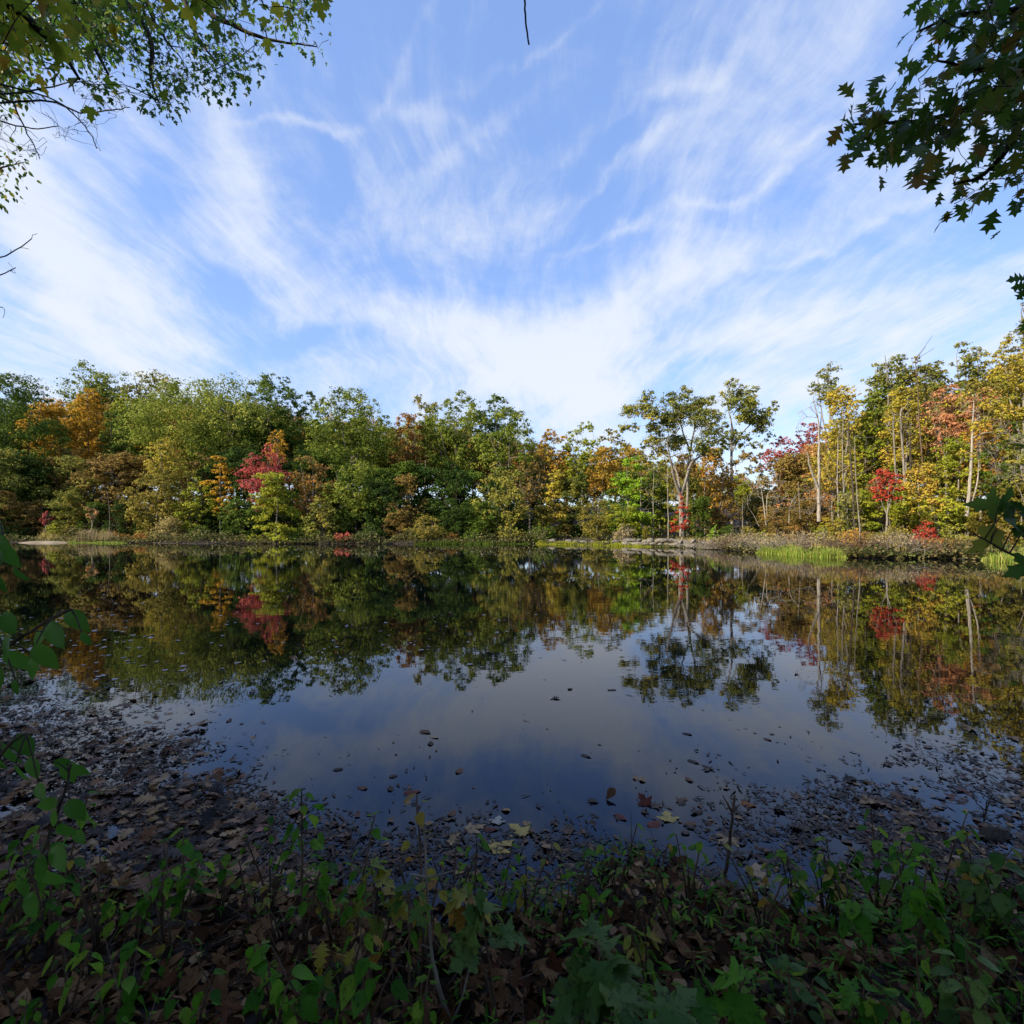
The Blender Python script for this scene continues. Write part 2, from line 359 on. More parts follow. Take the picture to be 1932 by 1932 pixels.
TREES = [
 ('oak_tree', 15, 688, 108, 76, 960, 'dome', 'deep', 'tall dark green oak at the left end of the far shore', dict(dens=1.1, bark='dark')),
 ('oak_tree', 182, 688, 66, 96, 790, 'airy', 'green', 'round green treetop standing clear above the yellow tree at the left', dict(dens=1.0, bark='dark')),
 ('oak_tree', 288, 706, 66, 98, 800, 'dome', 'oak', 'olive-brown domed treetop next to the round green one', dict(bark='dark')),
 ('maple_tree', 172, 742, 44, 86, 900, 'tall', 'gold', 'golden tree in front of the round green treetop', {}),
 ('maple_tree', 92, 775, 52, 82, 930, 'tall', 'gold', 'gold tree half hidden by the dark green oak at the left', dict(bark='dark')),
 ('maple_tree', 244, 745, 46, 84, 880, 'dome', 'yellowgreen', 'yellow-green tree between the golden tree and the big green oak', {}),
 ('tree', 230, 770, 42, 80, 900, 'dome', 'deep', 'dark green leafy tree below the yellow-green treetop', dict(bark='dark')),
 ('tree', 128, 850, 50, 76, 985, 'tall', 'brown', 'rusty brown thin-leaved tree in the dark gap at the left', dict(dens=.7, bark='dark')),
 ('tree', 60, 860, 55, 72, 1010, 'tall', 'darkgreen', 'narrow dark green tree behind the reeds', dict(bark='dark')),
 ('tree', 5, 850, 50, 68, 1012, 'tall', 'oak', 'olive tree hanging over the water at the left edge', dict(bark='dark')),
 ('tree', 195, 860, 40, 73, 980, 'tall', 'brown', 'brown-leaved slim tree behind the bare grey sapling', dict(dens=.6, bark='dark')),
 ('oak_tree', 405, 716, 150, 82, 905, 'dome', 'green', 'widest bright green oak with a broad domed crown', dict(dens=1.35, nclump=95)),
 ('oak_tree', 515, 704, 72, 86, 880, 'dome', 'deep', 'tall green oak on the right shoulder of the widest oak', dict(dens=1.2)),
 ('oak_tree', 590, 742, 40, 90, 900, 'dome', 'deep', 'dark small-topped tree in the dip between two big green oaks', {}),
 ('maple_tree', 312, 828, 42, 68, 905, 'dome', 'yellow', 'bright yellow rounded treetop under the widest oak', {}),
 ('maple_tree', 296, 878, 62, 66, 1000, 'dome', 'olive', 'olive-yellow bushy tree behind the tan willow shrub', dict(dens=1.2)),
 ('maple_tree', 372, 900, 48, 66, 1008, 'dome', 'yellowgreen', 'yellow-green low tree right of the olive-yellow bushy tree', {}),
 ('tree', 415, 862, 40, 66, 968, 'layer', 'gold', 'apricot-yellow loose tree left of the pink-red maple', dict(nclump=40)),
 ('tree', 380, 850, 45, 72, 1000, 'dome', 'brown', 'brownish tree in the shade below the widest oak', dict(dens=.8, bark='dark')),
 ('red_maple', 500, 838, 56, 63, 958, 'airy', 'pink', 'pink-red maple leaning out of the green oaks', dict(dens=.8)),
 ('maple_tree', 522, 815, 24, 66, 880, 'dome', 'gold', 'small orange-gold treetop just above the pink-red maple', {}),
 ('maple_tree', 520, 895, 68, 59.5, 1013, 'layer', 'yellowgreen', 'yellow-green maple with layered drooping sprays over the shore', dict(dens=1.2, nclump=60)),
 ('tree', 590, 850, 50, 64, 990, 'airy', 'rust', 'thin reddish-brown tree beside the pink-red maple', dict(dens=.5, twigs=2)),
 ('tree', 455, 930, 46, 61.5, 1015, 'dome', 'deep', 'dark green low tree left of the layered yellow-green maple', dict(bark='dark')),
 ('oak_tree', 662, 733, 92, 72, 900, 'dome', 'green', 'big green oak with light tufts, left of the rusty red treetop', dict(dens=1.3, nclump=80)),
 ('oak_tree', 672, 868, 78, 64, 1010, 'dome', 'green', 'green tree whose lower boughs hang down to the water, below the tufted oak', dict(dens=1.2, nclump=60)),
 ('tree', 605, 920, 46, 60, 1014, 'shrub', 'oak', 'dull green bushy tree on the bank left of the hanging boughs', {}),
 ('red_maple', 768, 772, 38, 76, 905, 'dome', 'rust', 'rusty red treetop between two green oaks', dict(dens=1.0)),
 ('tree', 800, 748, 42, 84, 870, 'dome', 'olive', 'yellowish-olive treetop behind the rusty red one', {}),
 ('oak_tree', 856, 742, 78, 78, 900, 'dome', 'green', 'green oak with sky showing through its top, right of the rusty red treetop', dict(dens=1.4)),
 ('oak_tree', 955, 768, 66, 70, 900, 'dome', 'green', 'green oak that ends the tall wood, beside the open sky', dict(dens=1.2, nclump=60)),
 ('oak_tree', 935, 750, 50, 80, 860, 'dome', 'deep', 'high dark green treetop behind the oak that ends the tall wood', {}),
 ('tree', 945, 870, 62, 62, 1012, 'dome', 'oak', 'pale green lower tree with hanging tufts at the end of the tall wood', dict(dens=1.2, nclump=50)),
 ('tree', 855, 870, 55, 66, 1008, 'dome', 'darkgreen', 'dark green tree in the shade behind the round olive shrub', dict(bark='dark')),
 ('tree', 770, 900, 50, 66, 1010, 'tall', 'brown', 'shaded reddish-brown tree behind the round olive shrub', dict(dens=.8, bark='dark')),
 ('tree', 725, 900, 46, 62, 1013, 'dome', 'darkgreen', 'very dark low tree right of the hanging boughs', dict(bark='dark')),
 ('maple_tree', 1040, 806, 46, 82, 930, 'dome', 'orange', 'orange treetop at the foot of the open sky', {}),
 ('maple_tree', 1100, 798, 44, 80, 920, 'dome', 'yellowgreen', 'yellow-green treetop in the lowest part of the skyline', dict(dens=1.1)),
 ('maple_tree', 1160, 810, 42, 82, 930, 'dome', 'olive', 'olive treetop just left of the tall forked oak', {}),
 ('maple_tree', 1190, 838, 46, 74, 940, 'dome', 'orange', 'rust-orange tree behind the lime-green layered maple', {}),
 ('maple_tree', 1135, 850, 44, 75, 960, 'tall', 'orange', 'amber tree left of the lime-green layered maple', {}),
 ('maple_tree', 1045, 888, 50, 66, 1010, 'layer', 'yellow', 'yellow-gold layered tree right of the pale green hanging tufts', dict(dens=1.1)),
 ('tree', 1000, 850, 42, 68, 985, 'airy', 'brown', 'brown tree with bare limbs at the edge of the tall wood', dict(dens=.7, twigs=2)),
 ('hemlock_tree', 1095, 895, 36, 66, 1010, 'cone', 'darkgreen', 'dark green pointed evergreen below the yellow-green treetop', dict(bark='dark', dens=1.2)),
 ('maple_tree', 1186, 872, 56, 58, 1006, 'layer', 'lime', 'lime-green layered maple left of the forked oak', dict(dens=1.25, nclump=60)),
 ('maple_tree', 1245, 905, 40, 60, 1006, 'layer', 'yellowgreen', 'yellow-green layered sapling touching the forked oak trunk', {}),
 ('tree', 1145, 940, 36, 62, 1010, 'dome', 'deep', 'small dark green tree between the evergreen and the lime-green maple', {}),
 ('tree', 1225, 850, 44, 70, 960, 'dome', 'oak', 'dull green tree below the left side of the forked oak crown', {}),
 ('tree', 1290, 860, 42, 68, 990, 'tall', 'brown', 'brown-orange tree behind the forked oak trunk', dict(dens=.9)),
 ('maple_tree', 1362, 868, 44, 54, 968, 'airy', 'gold', 'gold-leaved small tree with pale crooked branches', dict(bark='pale', dens=.7, twigs=2)),
 ('tree', 1345, 850, 42, 66, 985, 'tall', 'orange', 'orange-brown tree between the two tall oaks', {}),
 ('tree', 1410, 842, 46, 66, 985, 'dome', 'brown', 'olive-brown tree behind the bare pale tree', dict(dens=1.0)),
 ('red_maple', 1478, 828, 44, 56, 905, 'dome', 'crimson', 'dark crimson treetop right of the gap of sky', {}),
 ('red_maple', 1492, 878, 50, 50, 985, 'layer', 'salmon', 'salmon-red tree below the dark crimson treetop', dict(dens=1.2)),
 ('red_maple', 1528, 792, 32, 58, 880, 'airy', 'crimson', 'thin dull red treetop behind the grey dead tree', dict(dens=.8)),
 ('tree', 1445, 920, 38, 56, 1006, 'dome', 'deep', 'dark green tree behind the bare pale tree', {}),
 ('oak_tree', 1560, 692, 34, 48, 770, 'airy', 'oak', 'sparse bronze-leaved oak top that leans left over the dead tree', dict(dens=.8)),
 ('maple_tree', 1590, 735, 48, 46, 880, 'tall', 'yellow', 'yellow tree right of the grey dead tree', dict(dens=.95)),
 ('maple_tree', 1570, 850, 46, 43, 930, 'dome', 'yellow', 'yellow lower boughs of a young tree in front of the dead tree', dict(dens=.9)),
 ('maple_tree', 1630, 790, 42, 46, 960, 'tall', 'yellowgreen', 'slender yellow-green tree left of the scarlet sumac', dict(dens=.8)),
 ('oak_tree', 1672, 664, 46, 50, 790, 'airy', 'oak', 'grey-green high treetop, first peak of the right-hand wood', dict(dens=1.0)),
 ('oak_tree', 1715, 672, 40, 50, 800, 'airy', 'olive', 'olive high treetop, second peak of the right-hand wood', dict(dens=1.0)),
 ('maple_tree', 1705, 745, 50, 44, 900, 'tall', 'yellow', 'tall yellow tree with a straight grey trunk above the sumac', dict(dens=1.0)),
 ('maple_tree', 1650, 745, 36, 47, 860, 'tall', 'green', 'fresh green narrow treetop left of the tall yellow tree', {}),
 ('maple_tree', 1755, 700, 42, 47, 850, 'tall', 'oak', 'dull green tree behind the peach-coloured tree', {}),
 ('maple_tree', 1785, 735, 50, 43, 860, 'dome', 'salmon', 'peach-coloured tree high in the right-hand wood', dict(dens=.95)),
 ('oak_tree', 1828, 642, 38, 46, 760, 'airy', 'oak', 'tallest grey-bronze treetop near the right edge', dict(dens=1.0)),
 ('maple_tree', 1800, 830, 52, 40, 985, 'tall', 'yellowgreen', 'yellow-green tree left of the white-trunked tree', dict(dens=.9)),
 ('maple_tree', 1735, 880, 46, 38, 1010, 'tall', 'yellow', 'yellow thin tree between the sumac and the white-trunked tree', dict(dens=.85)),
 ('maple_tree', 1868, 690, 52, 42, 880, 'dome', 'olive', 'olive-gold tree under the tallest grey-bronze treetop', {}),
 ('maple_tree', 1925, 628, 56, 38, 800, 'dome', 'yellow', 'bright yellow tree cut by the right edge', dict(dens=1.1)),
 ('oak_tree', 1945, 560, 30, 42, 680, 'airy', 'oak', 'bronze treetop at the right edge under the dark sprig', dict(dens=.8)),
 ('tree', 1905, 800, 52, 36, 985, 'dome', 'deep', 'leafy green tree near the right edge above the maple sprig', {}),
 ('maple_tree', 1850, 800, 46, 40, 940, 'tall', 'orange', 'orange-tinged tree behind the white trunk', dict(dens=.8)),
 ('tree', 1960, 780, 56, 34, 1000, 'dome', 'oak', 'dull green tree filling the right edge', {}),
 ('tree', 1660, 905, 44, 42, 1005, 'tall', 'brown', 'brownish tangle-leaved tree under the scarlet sumac', dict(dens=.7, twigs=1)),
 ('tree', 1600, 930, 44, 40, 1010, 'tall', 'oak', 'thin olive tree with many bare stems right of the dead tree', dict(dens=.6, twigs=2)),
 ('tree', 1770, 930, 44, 37, 1015, 'dome', 'yellowgreen', 'bright yellow-green low tree above the red shrub', {}),
 ('tree', 1555, 900, 40, 44, 990, 'airy', 'rust', 'rusty sparse tree behind the dead tree trunk', dict(dens=.6, twigs=2)),
 ('sumac_tree', 1672, 872, 36, 35, 958, 'airy', 'red', 'scarlet sumac in the right-hand wood', dict(dens=.8, nclump=44, twigs=1)),
 ('maple_sapling', 1286, 930, 27, 48.5, 1010, 'cone', 'red', 'scarlet sapling growing around the forked oak trunk', dict(dens=.55, nclump=26, twigs=1)),
 ('maple_sapling', 174, 945, 17, 66, 990, 'airy', 'salmon', 'small pale pink sapling among the reeds', dict(dens=.6, nclump=12)),
 ('maple_sapling', 86, 955, 12, 66, 1000, 'airy', 'pink', 'thin rose-pink sapling left of the pale pink one', dict(dens=.5, nclump=8)),
 # shrubs
 ('willow_shrub', 318, 950, 38, 63.5, 1015, 'shrub', 'tan', 'tan-yellow feathery shrub at the end of the orange hedge', dict(dens=1.6, lsz=.8)),
 ('willow_shrub', 282, 948, 32, 65, 1012, 'shrub', 'olive', 'tan-olive shrub tucked behind the feathery one', dict(dens=1.2, lsz=.8)),
 ('low_shrub', 228, 1000, 26, 63.8, 1020, 'shrub', 'rust', 'left half of the low rusty orange hedge on the bank', dict(dens=1.8, lsz=.8)),
 ('low_shrub', 272, 1000, 28, 63.5, 1020, 'shrub', 'rust', 'right half of the low rusty orange hedge on the bank', dict(dens=1.8, lsz=.8)),
 ('low_shrub', 100, 978, 18, 65, 1015, 'shrub', 'yellowgreen', 'yellow-green shrub behind the mud bar', dict(dens=1.3, lsz=.8)),
 ('low_shrub', 128, 980, 20, 65.5, 1015, 'shrub', 'olive', 'olive-yellow shrub right of the yellow-green one by the mud bar', dict(dens=1.3, lsz=.8)),
 ('low_shrub', 165, 990, 22, 65, 1015, 'shrub', 'greytan', 'greyish-tan shrub left of the rusty hedge', dict(dens=1.2, lsz=.8)),
 ('low_shrub', 196, 995, 18, 64.5, 1018, 'shrub', 'yellowgreen', 'greenish shrub touching the left end of the rusty hedge', dict(dens=1.2, lsz=.8)),
 ('round_shrub', 804, 955, 46, 59, 1016, 'shrub', 'olive', 'round olive shrub on the middle of the far bank', dict(dens=1.8, lsz=.7)),
 ('low_shrub', 700, 985, 34, 59, 1018, 'shrub', 'darkgreen', 'dark low shrub left of the round olive one', {}),
 ('low_shrub', 650, 1000, 26, 58, 1020, 'shrub', 'crimson', 'low wine-red shrub at the waterline under the hanging boughs', dict(dens=.8)),
 ('low_shrub', 895, 990, 34, 60, 1018, 'shrub', 'deep', 'dark green low shrub right of the round olive one', {}),
 ('low_shrub', 960, 975, 36, 59.5, 1018, 'shrub', 'oak', 'pale green-tufted shrub below the end of the tall wood', {}),
 ('low_shrub', 1020, 975, 34, 60, 1014, 'shrub', 'deep', 'fresh green shrub where the stony bank begins', {}),
 ('low_shrub', 560, 990, 36, 60, 1018, 'shrub', 'deep', 'dark green low shrub right of the layered yellow-green maple', {}),
 ('low_shrub', 440, 985, 34, 62, 1018, 'shrub', 'darkgreen', 'dark green low shrub left of the layered yellow-green maple', {}),
 ('low_shrub', 380, 985, 28, 63, 1018, 'shrub', 'deep', 'green low shrub right of the tan feathery shrub', {}),
 ('low_shrub', 30, 985, 36, 67, 1018, 'shrub', 'darkgreen', 'dark shrub at the water left of the mud bar', dict(bark='dark')),
 ('low_shrub', 850, 1000, 22, 60, 1018, 'shrub', 'rust', 'low red-brown shrub right of the round olive shrub', dict(dens=.9)),
 ('round_shrub', 1178, 978, 28, 55, 1010, 'shrub', 'greytan', 'rounded grey-brown shrub on the stony bank', dict(dens=1.5, lsz=.7, twigs=3)),
 ('round_shrub', 1348, 977, 16, 47, 1012, 'shrub', 'lime', 'rounded vivid yellow-green shrub right of the forked oak', dict(dens=2, lsz=.6)),
 ('low_shrub', 1410, 985, 30, 48, 1012, 'shrub', 'olive', 'olive-yellow shrub behind the bramble tangle', dict(dens=1.2, lsz=.8)),
 ('low_shrub', 1450, 985, 28, 44, 1012, 'shrub', 'yellowgreen', 'yellowish shrub at the foot of the bare pale tree', dict(dens=1.2, lsz=.8)),
 ('low_shrub', 1500, 978, 34, 42, 1012, 'shrub', 'rust', 'rust-brown shrub under the salmon-red tree', dict(dens=1.2, lsz=.8)),
 ('round_shrub', 1552, 978, 24, 38, 1012, 'shrub', 'yellowgreen', 'rounded light green shrub at the foot of the dead tree', dict(dens=1.4, lsz=.7)),
 ('low_shrub', 1610, 985, 30, 36, 1030, 'shrub', 'orange', 'orange-tan shrub right of the light green rounded one', dict(dens=1.2, lsz=.8)),
 ('low_shrub', 1680, 975, 40, 34.5, 1035, 'shrub', 'olive', 'dull olive shrub left of the red shrub', dict(dens=1.2, lsz=.8, twigs=2)),
 ('red_shrub', 1750, 968, 30, 32.5, 1036, 'shrub', 'red', 'red shrub on the right bank', dict(dens=1.4, lsz=.8)),
 ('round_shrub', 1812, 975, 36, 32.5, 1036, 'shrub', 'oak', 'leafy olive-green shrub right of the red shrub', dict(dens=1.5, lsz=.9)),
 ('low_shrub', 1880, 970, 38, 32, 1036, 'shrub', 'brown', 'brown shrub behind the near maple sprig', dict(dens=1.2, lsz=.8)),
 ('low_shrub', 1940, 975, 34, 31, 1036, 'shrub', 'oak', 'dull green shrub at the right edge behind the near maple sprig', dict(dens=1.2, lsz=.8)),
]
for t in TREES:
    nm, px, top, hw, Yd, cbm, shp, pal, lab, kw = t
    cat = 'shrub' if 'shrub' in nm else 'tree'
    put_tree(nm, px, top, hw, Yd, cbm, shp, pal, lab, cat=cat, **kw)

# --- the wood behind: copies of a few built trees, one colour of leaf each
SKY = np.array([[-400, 700], [0, 715], [100, 730], [160, 730], [330, 735], [520, 720], [600, 775], [660, 750], [760, 775], [860, 760], [960, 785], [1010, 805], [1060, 830], [1100, 825], [1180, 830], [1290, 850],
                [1400, 868], [1450, 880], [1500, 850], [1560, 790], [1640, 745], [1700, 700], [1780, 705], [1860, 690], [1932, 650], [2300, 600]])
ZONE = [(0, ['deep', 'oak', 'gold', 'brown', 'darkgreen']), (380, ['green', 'deep', 'oak', 'rust']), (1000, ['orange', 'olive', 'yellowgreen', 'olive', 'oak']),
        (1420, ['olive', 'orange', 'brown', 'salmon']), (1540, ['yellow', 'olive', 'yellowgreen', 'oak', 'salmon', 'olive', 'yellow'])]
NICE = {'deep': 'green', 'darkgreen': 'dark green', 'oak': 'olive-green', 'gold': 'golden', 'brown': 'brown-leaved', 'green': 'bright green', 'rust': 'rusty', 'orange': 'orange', 'olive': 'olive-yellow', 'yellowgreen': 'yellow-green', 'salmon': 'peach-coloured', 'yellow': 'yellow'}
protos = []
for k, (shp, cbf, rf) in enumerate([('dome', .30, .30), ('tall', .30, .22), ('airy', .34, .28), ('tall', .22, .26), ('dome', .22, .27), ('dome', .02, .34), ('tall', .0, .30)]):
    protos.append(tree_mesh(20., 20*cbf+.4, 20*rf, shp, 64, 15000, .17 if k < 5 else .22, 900+k, trunk_r=.2))
pobj = [None]*7
rg = np.random.default_rng(5)
marks = [t for t in TREES if len(t[8].split(',')[0].split()) <= 9]
said = set()
LOWZ = [(0, ['darkgreen', 'darkgreen', 'brown', 'deep', 'oak']), (380, ['darkgreen', 'deep', 'darkgreen', 'brown']), (1000, ['brown', 'olive', 'deep', 'orange', 'oak', 'yellowgreen']), (1420, ['brown', 'oak', 'olive']), (1560, ['olive', 'yellowgreen', 'brown', 'oak', 'yellow'])]
for row, (depth, step, dy) in enumerate(((6, 52, 0), (13, 44, 0), (30, 56, 14), (42, 50, 26), (56, 48, 18))):
    low = row < 2; px = -260 + rg.uniform(0, 30)
    while px < 2250:
        u = (px-966)/F; Yd = float(shore(u))+depth+rg.uniform(-2, 2)
        if px > 1380: Yd += (4 if low else -6)
        top = np.interp(px, SKY[:, 0], SKY[:, 1])+dy+rg.uniform(-10, 26)
        if low: top = (925, 865)[row]+rg.uniform(-25, 45)+np.interp(px, [1000, 1100, 1400, 1500], [0, 25, 30, 10])
        if 1395 < px < 1475: top += 14
        if low and 1060 < px < 1540 and rg.uniform() < .3: px += step; continue
        Z = LOWZ if low else ZONE
        k = int(rg.integers(5, 7) if low else ([0, 4, 0, 2][int(rg.integers(0, 4))] if px < 1000 else rg.integers(0, 5))); zs = [z for z in Z if px >= z[0]] or [Z[0]]; pal = zs[-1][1][int(rg.integers(0, len(zs[-1][1])))]
        X0 = PX(px, Yd); z0 = gz(X0, Yd)-.1; H = PZ(top, Yd)-z0; s = H/20.
        bk = BK['dark' if px < 1000 else ('grey' if rg.uniform() < .5 else 'brown')]
        for near in sorted(marks, key=lambda t: abs(t[1]-px)):
            lab = '%s %s the %s' % (NICE[pal], ['young tree just behind', 'understorey tree behind', 'tree well behind', 'tree deep behind', 'tree farthest behind'][row], near[8].split(',')[0])
            if lab not in said: break
        said.add(lab)
        e = empty('young_tree' if low else 'woodland_tree', (X0, Yd, z0), lab, 'tree', 'young trees under the far wood' if low else 'trees of the wood behind the far shore')
        sxy = s*(rg.uniform(1., 1.5) if low else rg.uniform(.8, 1.1)); e.scale = (sxy, sxy, s); e.rotation_euler = (0, 0, rg.uniform(0, 6.28))
        if pobj[k] is None:
            a = protos[k][0].build('trunk', BK['dark'], e, True); b = protos[k][1].build('crown', LM[pal], e); pobj[k] = (a, b)
        else:
            a = pobj[k][0].copy(); b = pobj[k][1].copy(); COL.objects.link(a); COL.objects.link(b); a.parent = e; b.parent = e
        a.material_slots[0].link = 'OBJECT'; b.material_slots[0].link = 'OBJECT'
        a.material_slots[0].material = bk; b.material_slots[0].material = LM[pal]
        px += step*rg.uniform(.75, 1.25)

# --- trees drawn limb by limb
def portrait(name, Yd, stems, clumps, pal, bark, label, cat='tree', conv=None, nper=1.0, depthR=3., lsize=.15, flat=.75, seed=1, twigs=0, rtip=.014, crown_name='crown'):
    rg = np.random.default_rng(seed); gw = Geo(); gl = Geo(); sk = []; sr = []
    X0 = PX(stems[0][0][0][0], Yd); z0 = gz(X0, Yd)
    org = np.array([X0, Yd, z0])
    for pts, r0, r1, dyy in stems:
        P = np.array([P3(a, b, Yd) for a, b in pts])-org; P[:, 1] += np.linspace(dyy[0], dyy[1], len(P)); r0 *= .5; r1 *= .5
        pw = wiggle(P, 4, .006, rg); rr = np.linspace(r0, r1, len(pw)); tube(gw, pw, rr, 8)
        h = max(1, len(pw)//3); sk += list(pw[h:]); sr += list(rr[h:])
    T = []
    for (a, b, r) in clumps:
        c = P3(a, b, Yd)-org; c[1] += rg.uniform(-depthR, depthR); T.append((c, r/F*Yd))
        if nper > 0: T.append((c+rg.normal(0, .75*r/F*Yd, 3), .7*r/F*Yd))
    connect(gw, sk, sr, [c for c, r in T], rtip, rg, 5, amp=.08)
    for c, r in T:
        if nper > 0: clumpleaves(gl, c, r, int(nper*(r/(Yd/62))**2*150), lsize, rg, flat)
        for q in range(twigs):
            d = nrm(rg.normal(0, 1, 3)+[0, 0, .5]); L = r*rg.uniform(1, 2.2)
            e = c+d*L; tube(gw, np.array([c, c+d*L*.5+rg.normal(0, r*.15, 3), e+rg.normal(0, r*.1, 3)]), [rtip*.8, rtip*.6, rtip*.3], 3)
            for s_ in range(3):
                b0 = c+d*L*rg.uniform(.3, .8); d2 = nrm(d+rg.normal(0, .6, 3)); tube(gw, np.array([b0, b0+d2*L*.35]), [rtip*.5, rtip*.25], 3)
    e = empty(name, org, label, cat)
    gw.build('trunk', BK[bark], e, True)
    if nper > 0: gl.build(crown_name, LM[pal], e)
    return e
def c3(x, y): return ((1150+x*.2588)*.965, (700+y*.2588)*.965)
hero = [(340,370,70),(420,340,60),(350,430,70),(470,450,75),(300,500,50),(560,470,80),(620,300,70),(680,290,50),(600,370,70),(720,390,80),(690,480,85),(820,380,80),(880,420,85),(800,480,75),(900,500,80),(560,620,85),(650,640,80),(500,600,65),(750,600,80),(850,620,85),(940,560,65),(960,660,60),(620,700,60),(880,700,55),(1000,700,45),(780,680,55),(440,560,55),(530,530,60),(430,400,50),(640,420,60), (760,340,50),(300,390,40),(420,500,50),(1020,640,45)]
portrait('oak_tree', 50.5, [
  ([c3(708, 1348), c3(705, 1200), c3(697, 1040)], .52, .44, (0, 0)),
  ([c3(697, 1040), c3(655, 950), c3(625, 880), c3(590, 760), c3(560, 650)], .34, .12, (0, -1.5)),
  ([c3(697, 1030), c3(685, 850), c3(632, 745)], .26, .13, (0, 1)),
  ([c3(697, 1045), c3(735, 920), c3(768, 790), c3(850, 735), c3(900, 745)], .36, .10, (0, -.6)),
  ([c3(768, 790), c3(770, 690), c3(755, 640), c3(720, 540), c3(700, 400)], .22, .10, (0, .6)),
  ([c3(790, 1340), c3(787, 1100), c3(795, 790), c3(830, 600), c3(860, 480)], .30, .14, (1.4, 1.8))],
  [(c3(a, b)[0], c3(a, b)[1], r*.27) for a, b, r in hero], 'oak', 'grey', 'tall forked oak with an open dark crown against the sky', depthR=3.2, nper=1.9, lsize=.105, seed=3, twigs=1)
sec = [(1040,230,55),(1000,280,55),(930,310,38),(1080,300,70),(1160,290,60),(1230,290,50),(1040,380,80),(1150,400,75),(1260,400,55),(1330,420,55),(1370,440,30),(1290,480,55),(1200,480,75),(1100,480,70),(1330,540,45),(1240,560,65),(1150,600,55),(1060,600,60),(1200,640,45),(1280,650,40),(1330,600,30),(1010,520,50),(980,440,55)]
portrait('oak_tree', 58, [
  ([c3(1090, 1330), c3(1085, 1050), c3(1080, 700), c3(1088, 520), c3(1045, 300)], .42, .10, (0, 0)),
  ([c3(1082, 720), c3(1150, 560), c3(1250, 470)], .2, .08, (0, -1)),
  ([c3(1085, 640), c3(1000, 540)], .16, .08, (0, 1))],
  [(c3(a, b)[0], c3(a, b)[1], r*.28) for a, b, r in sec], 'oak', 'grey', 'tall airy oak with golden-green leaves right of the forked oak', depthR=3, nper=1.5, lsize=.13, seed=8, twigs=1)
portrait('dead_tree', 41, [
  ([c3(1743, 1235), c3(1740, 1000), c3(1742, 700), c3(1745, 500), c3(1700, 300)], .30, .05, (0, 0)),
  ([c3(1735, 985), c3(1690, 890), c3(1650, 800), c3(1640, 735), c3(1560, 670)], .2, .05, (0, -.6)),
  ([c3(1745, 620), c3(1775, 450), c3(1790, 330)], .10, .03, (0, .5))],
  [(c3(a, b)[0], c3(a, b)[1], 10) for a, b in [(1690, 300), (1650, 380), (1620, 410), (1660, 450), (1740, 360), (1780, 330), (1600, 520), (1700, 420), (1760, 400), (1720, 520)]],
  'oak', 'pale', 'grey dead tree with a forked pale trunk', nper=0, depthR=.8, seed=4, twigs=3)
portrait('bare_tree', 47.5, [
  ([c3(1345, 1270), c3(1325, 1100), c3(1300, 950), c3(1280, 860)], .12, .03, (0, 0)),
  ([c3(1345, 1265), c3(1355, 1100), c3(1365, 1020), c3(1440, 960)], .11, .03, (0, .5)),
  ([c3(1350, 1240), c3(1400, 1160)], .07, .03, (0, -.3)), ([c3(1290, 1270), c3(1260, 1200), c3(1210, 1130)], .07, .02, (0, 0))],
  [(c3(a, b)[0], c3(a, b)[1], 10) for a, b in [(1240, 900), (1260, 960), (1220, 1000), (1330, 930), (1350, 960), (1400, 930), (1430, 1000), (1300, 1040), (1200, 1080), (1390, 1060), (1450, 930)]],
  'oak', 'pale', 'bare pale multi-stemmed tree behind the brambles', nper=0, depthR=.9, seed=6, twigs=4, rtip=.018)
portrait('bare_tree', 53, [
  ([c3(990, 1240), c3(995, 1130), c3(1020, 980), c3(1020, 920)], .14, .04, (0, 0)),
  ([c3(1000, 1120), c3(1060, 1060), c3(1090, 1080)], .08, .03, (0, .5)), ([c3(1012, 1020), c3(960, 960)], .07, .03, (0, -.5)), ([c3(1012, 1030), c3(1110, 960), c3(1210, 950)], .07, .03, (0, -.5))],
  [(c3(a, b)[0], c3(a, b)[1], 10) for a, b in [(1030, 860), (940, 930), (1080, 900), (1110, 1090), (1000, 880)]],
  'oak', 'pale', 'pale crooked leafless tree right of the forked oak', nper=0, depthR=.9, seed=16, twigs=3, rtip=.018)
portrait('bare_tree', 64.5, [([(207, 1004), (207, 965), (203, 930)], .09, .03, (0, 0))],
  [(a, b, 9) for a, b in [(190, 915), (215, 905), (225, 940), (180, 940), (200, 890)]], 'oak', 'grey', 'bare grey sapling on the bank at the left', nper=0, depthR=.8, seed=9, twigs=4)
def c4(x, y): return (1447.5+x*.2547, 579+y*.2547)
portrait('birch_tree', 36.5, [([c4(1478, 1555), c4(1498, 1350), c4(1515, 1100), c4(1522, 850), c4(1530, 700)], .26, .06, (0, 0)),
   ([c4(1500, 1480), c4(1570, 1330), c4(1600, 1180), c4(1610, 1000)], .14, .04, (0, .5))],
  [c4(a, b)+(r,) for a, b, r in [(1460, 900, 12), (1560, 760, 14), (1480, 700, 13), (1640, 950, 12), (1600, 860, 12), (1450, 1080, 12), (1540, 640, 12)]],
  'yellow', 'pale', 'white-trunked tree forking low on the right bank', depthR=1.5, nper=.8, lsize=.10, seed=12, twigs=3)
fan = [c4(x, y)+(14,) for x, y in [(1700, 1000), (1760, 1050), (1820, 1010), (1880, 980), (1740, 1150), (1850, 1140), (1700, 1250), (1800, 1260), (1890, 1300), (1650, 1080), (1860, 1220), (1780, 930)]]
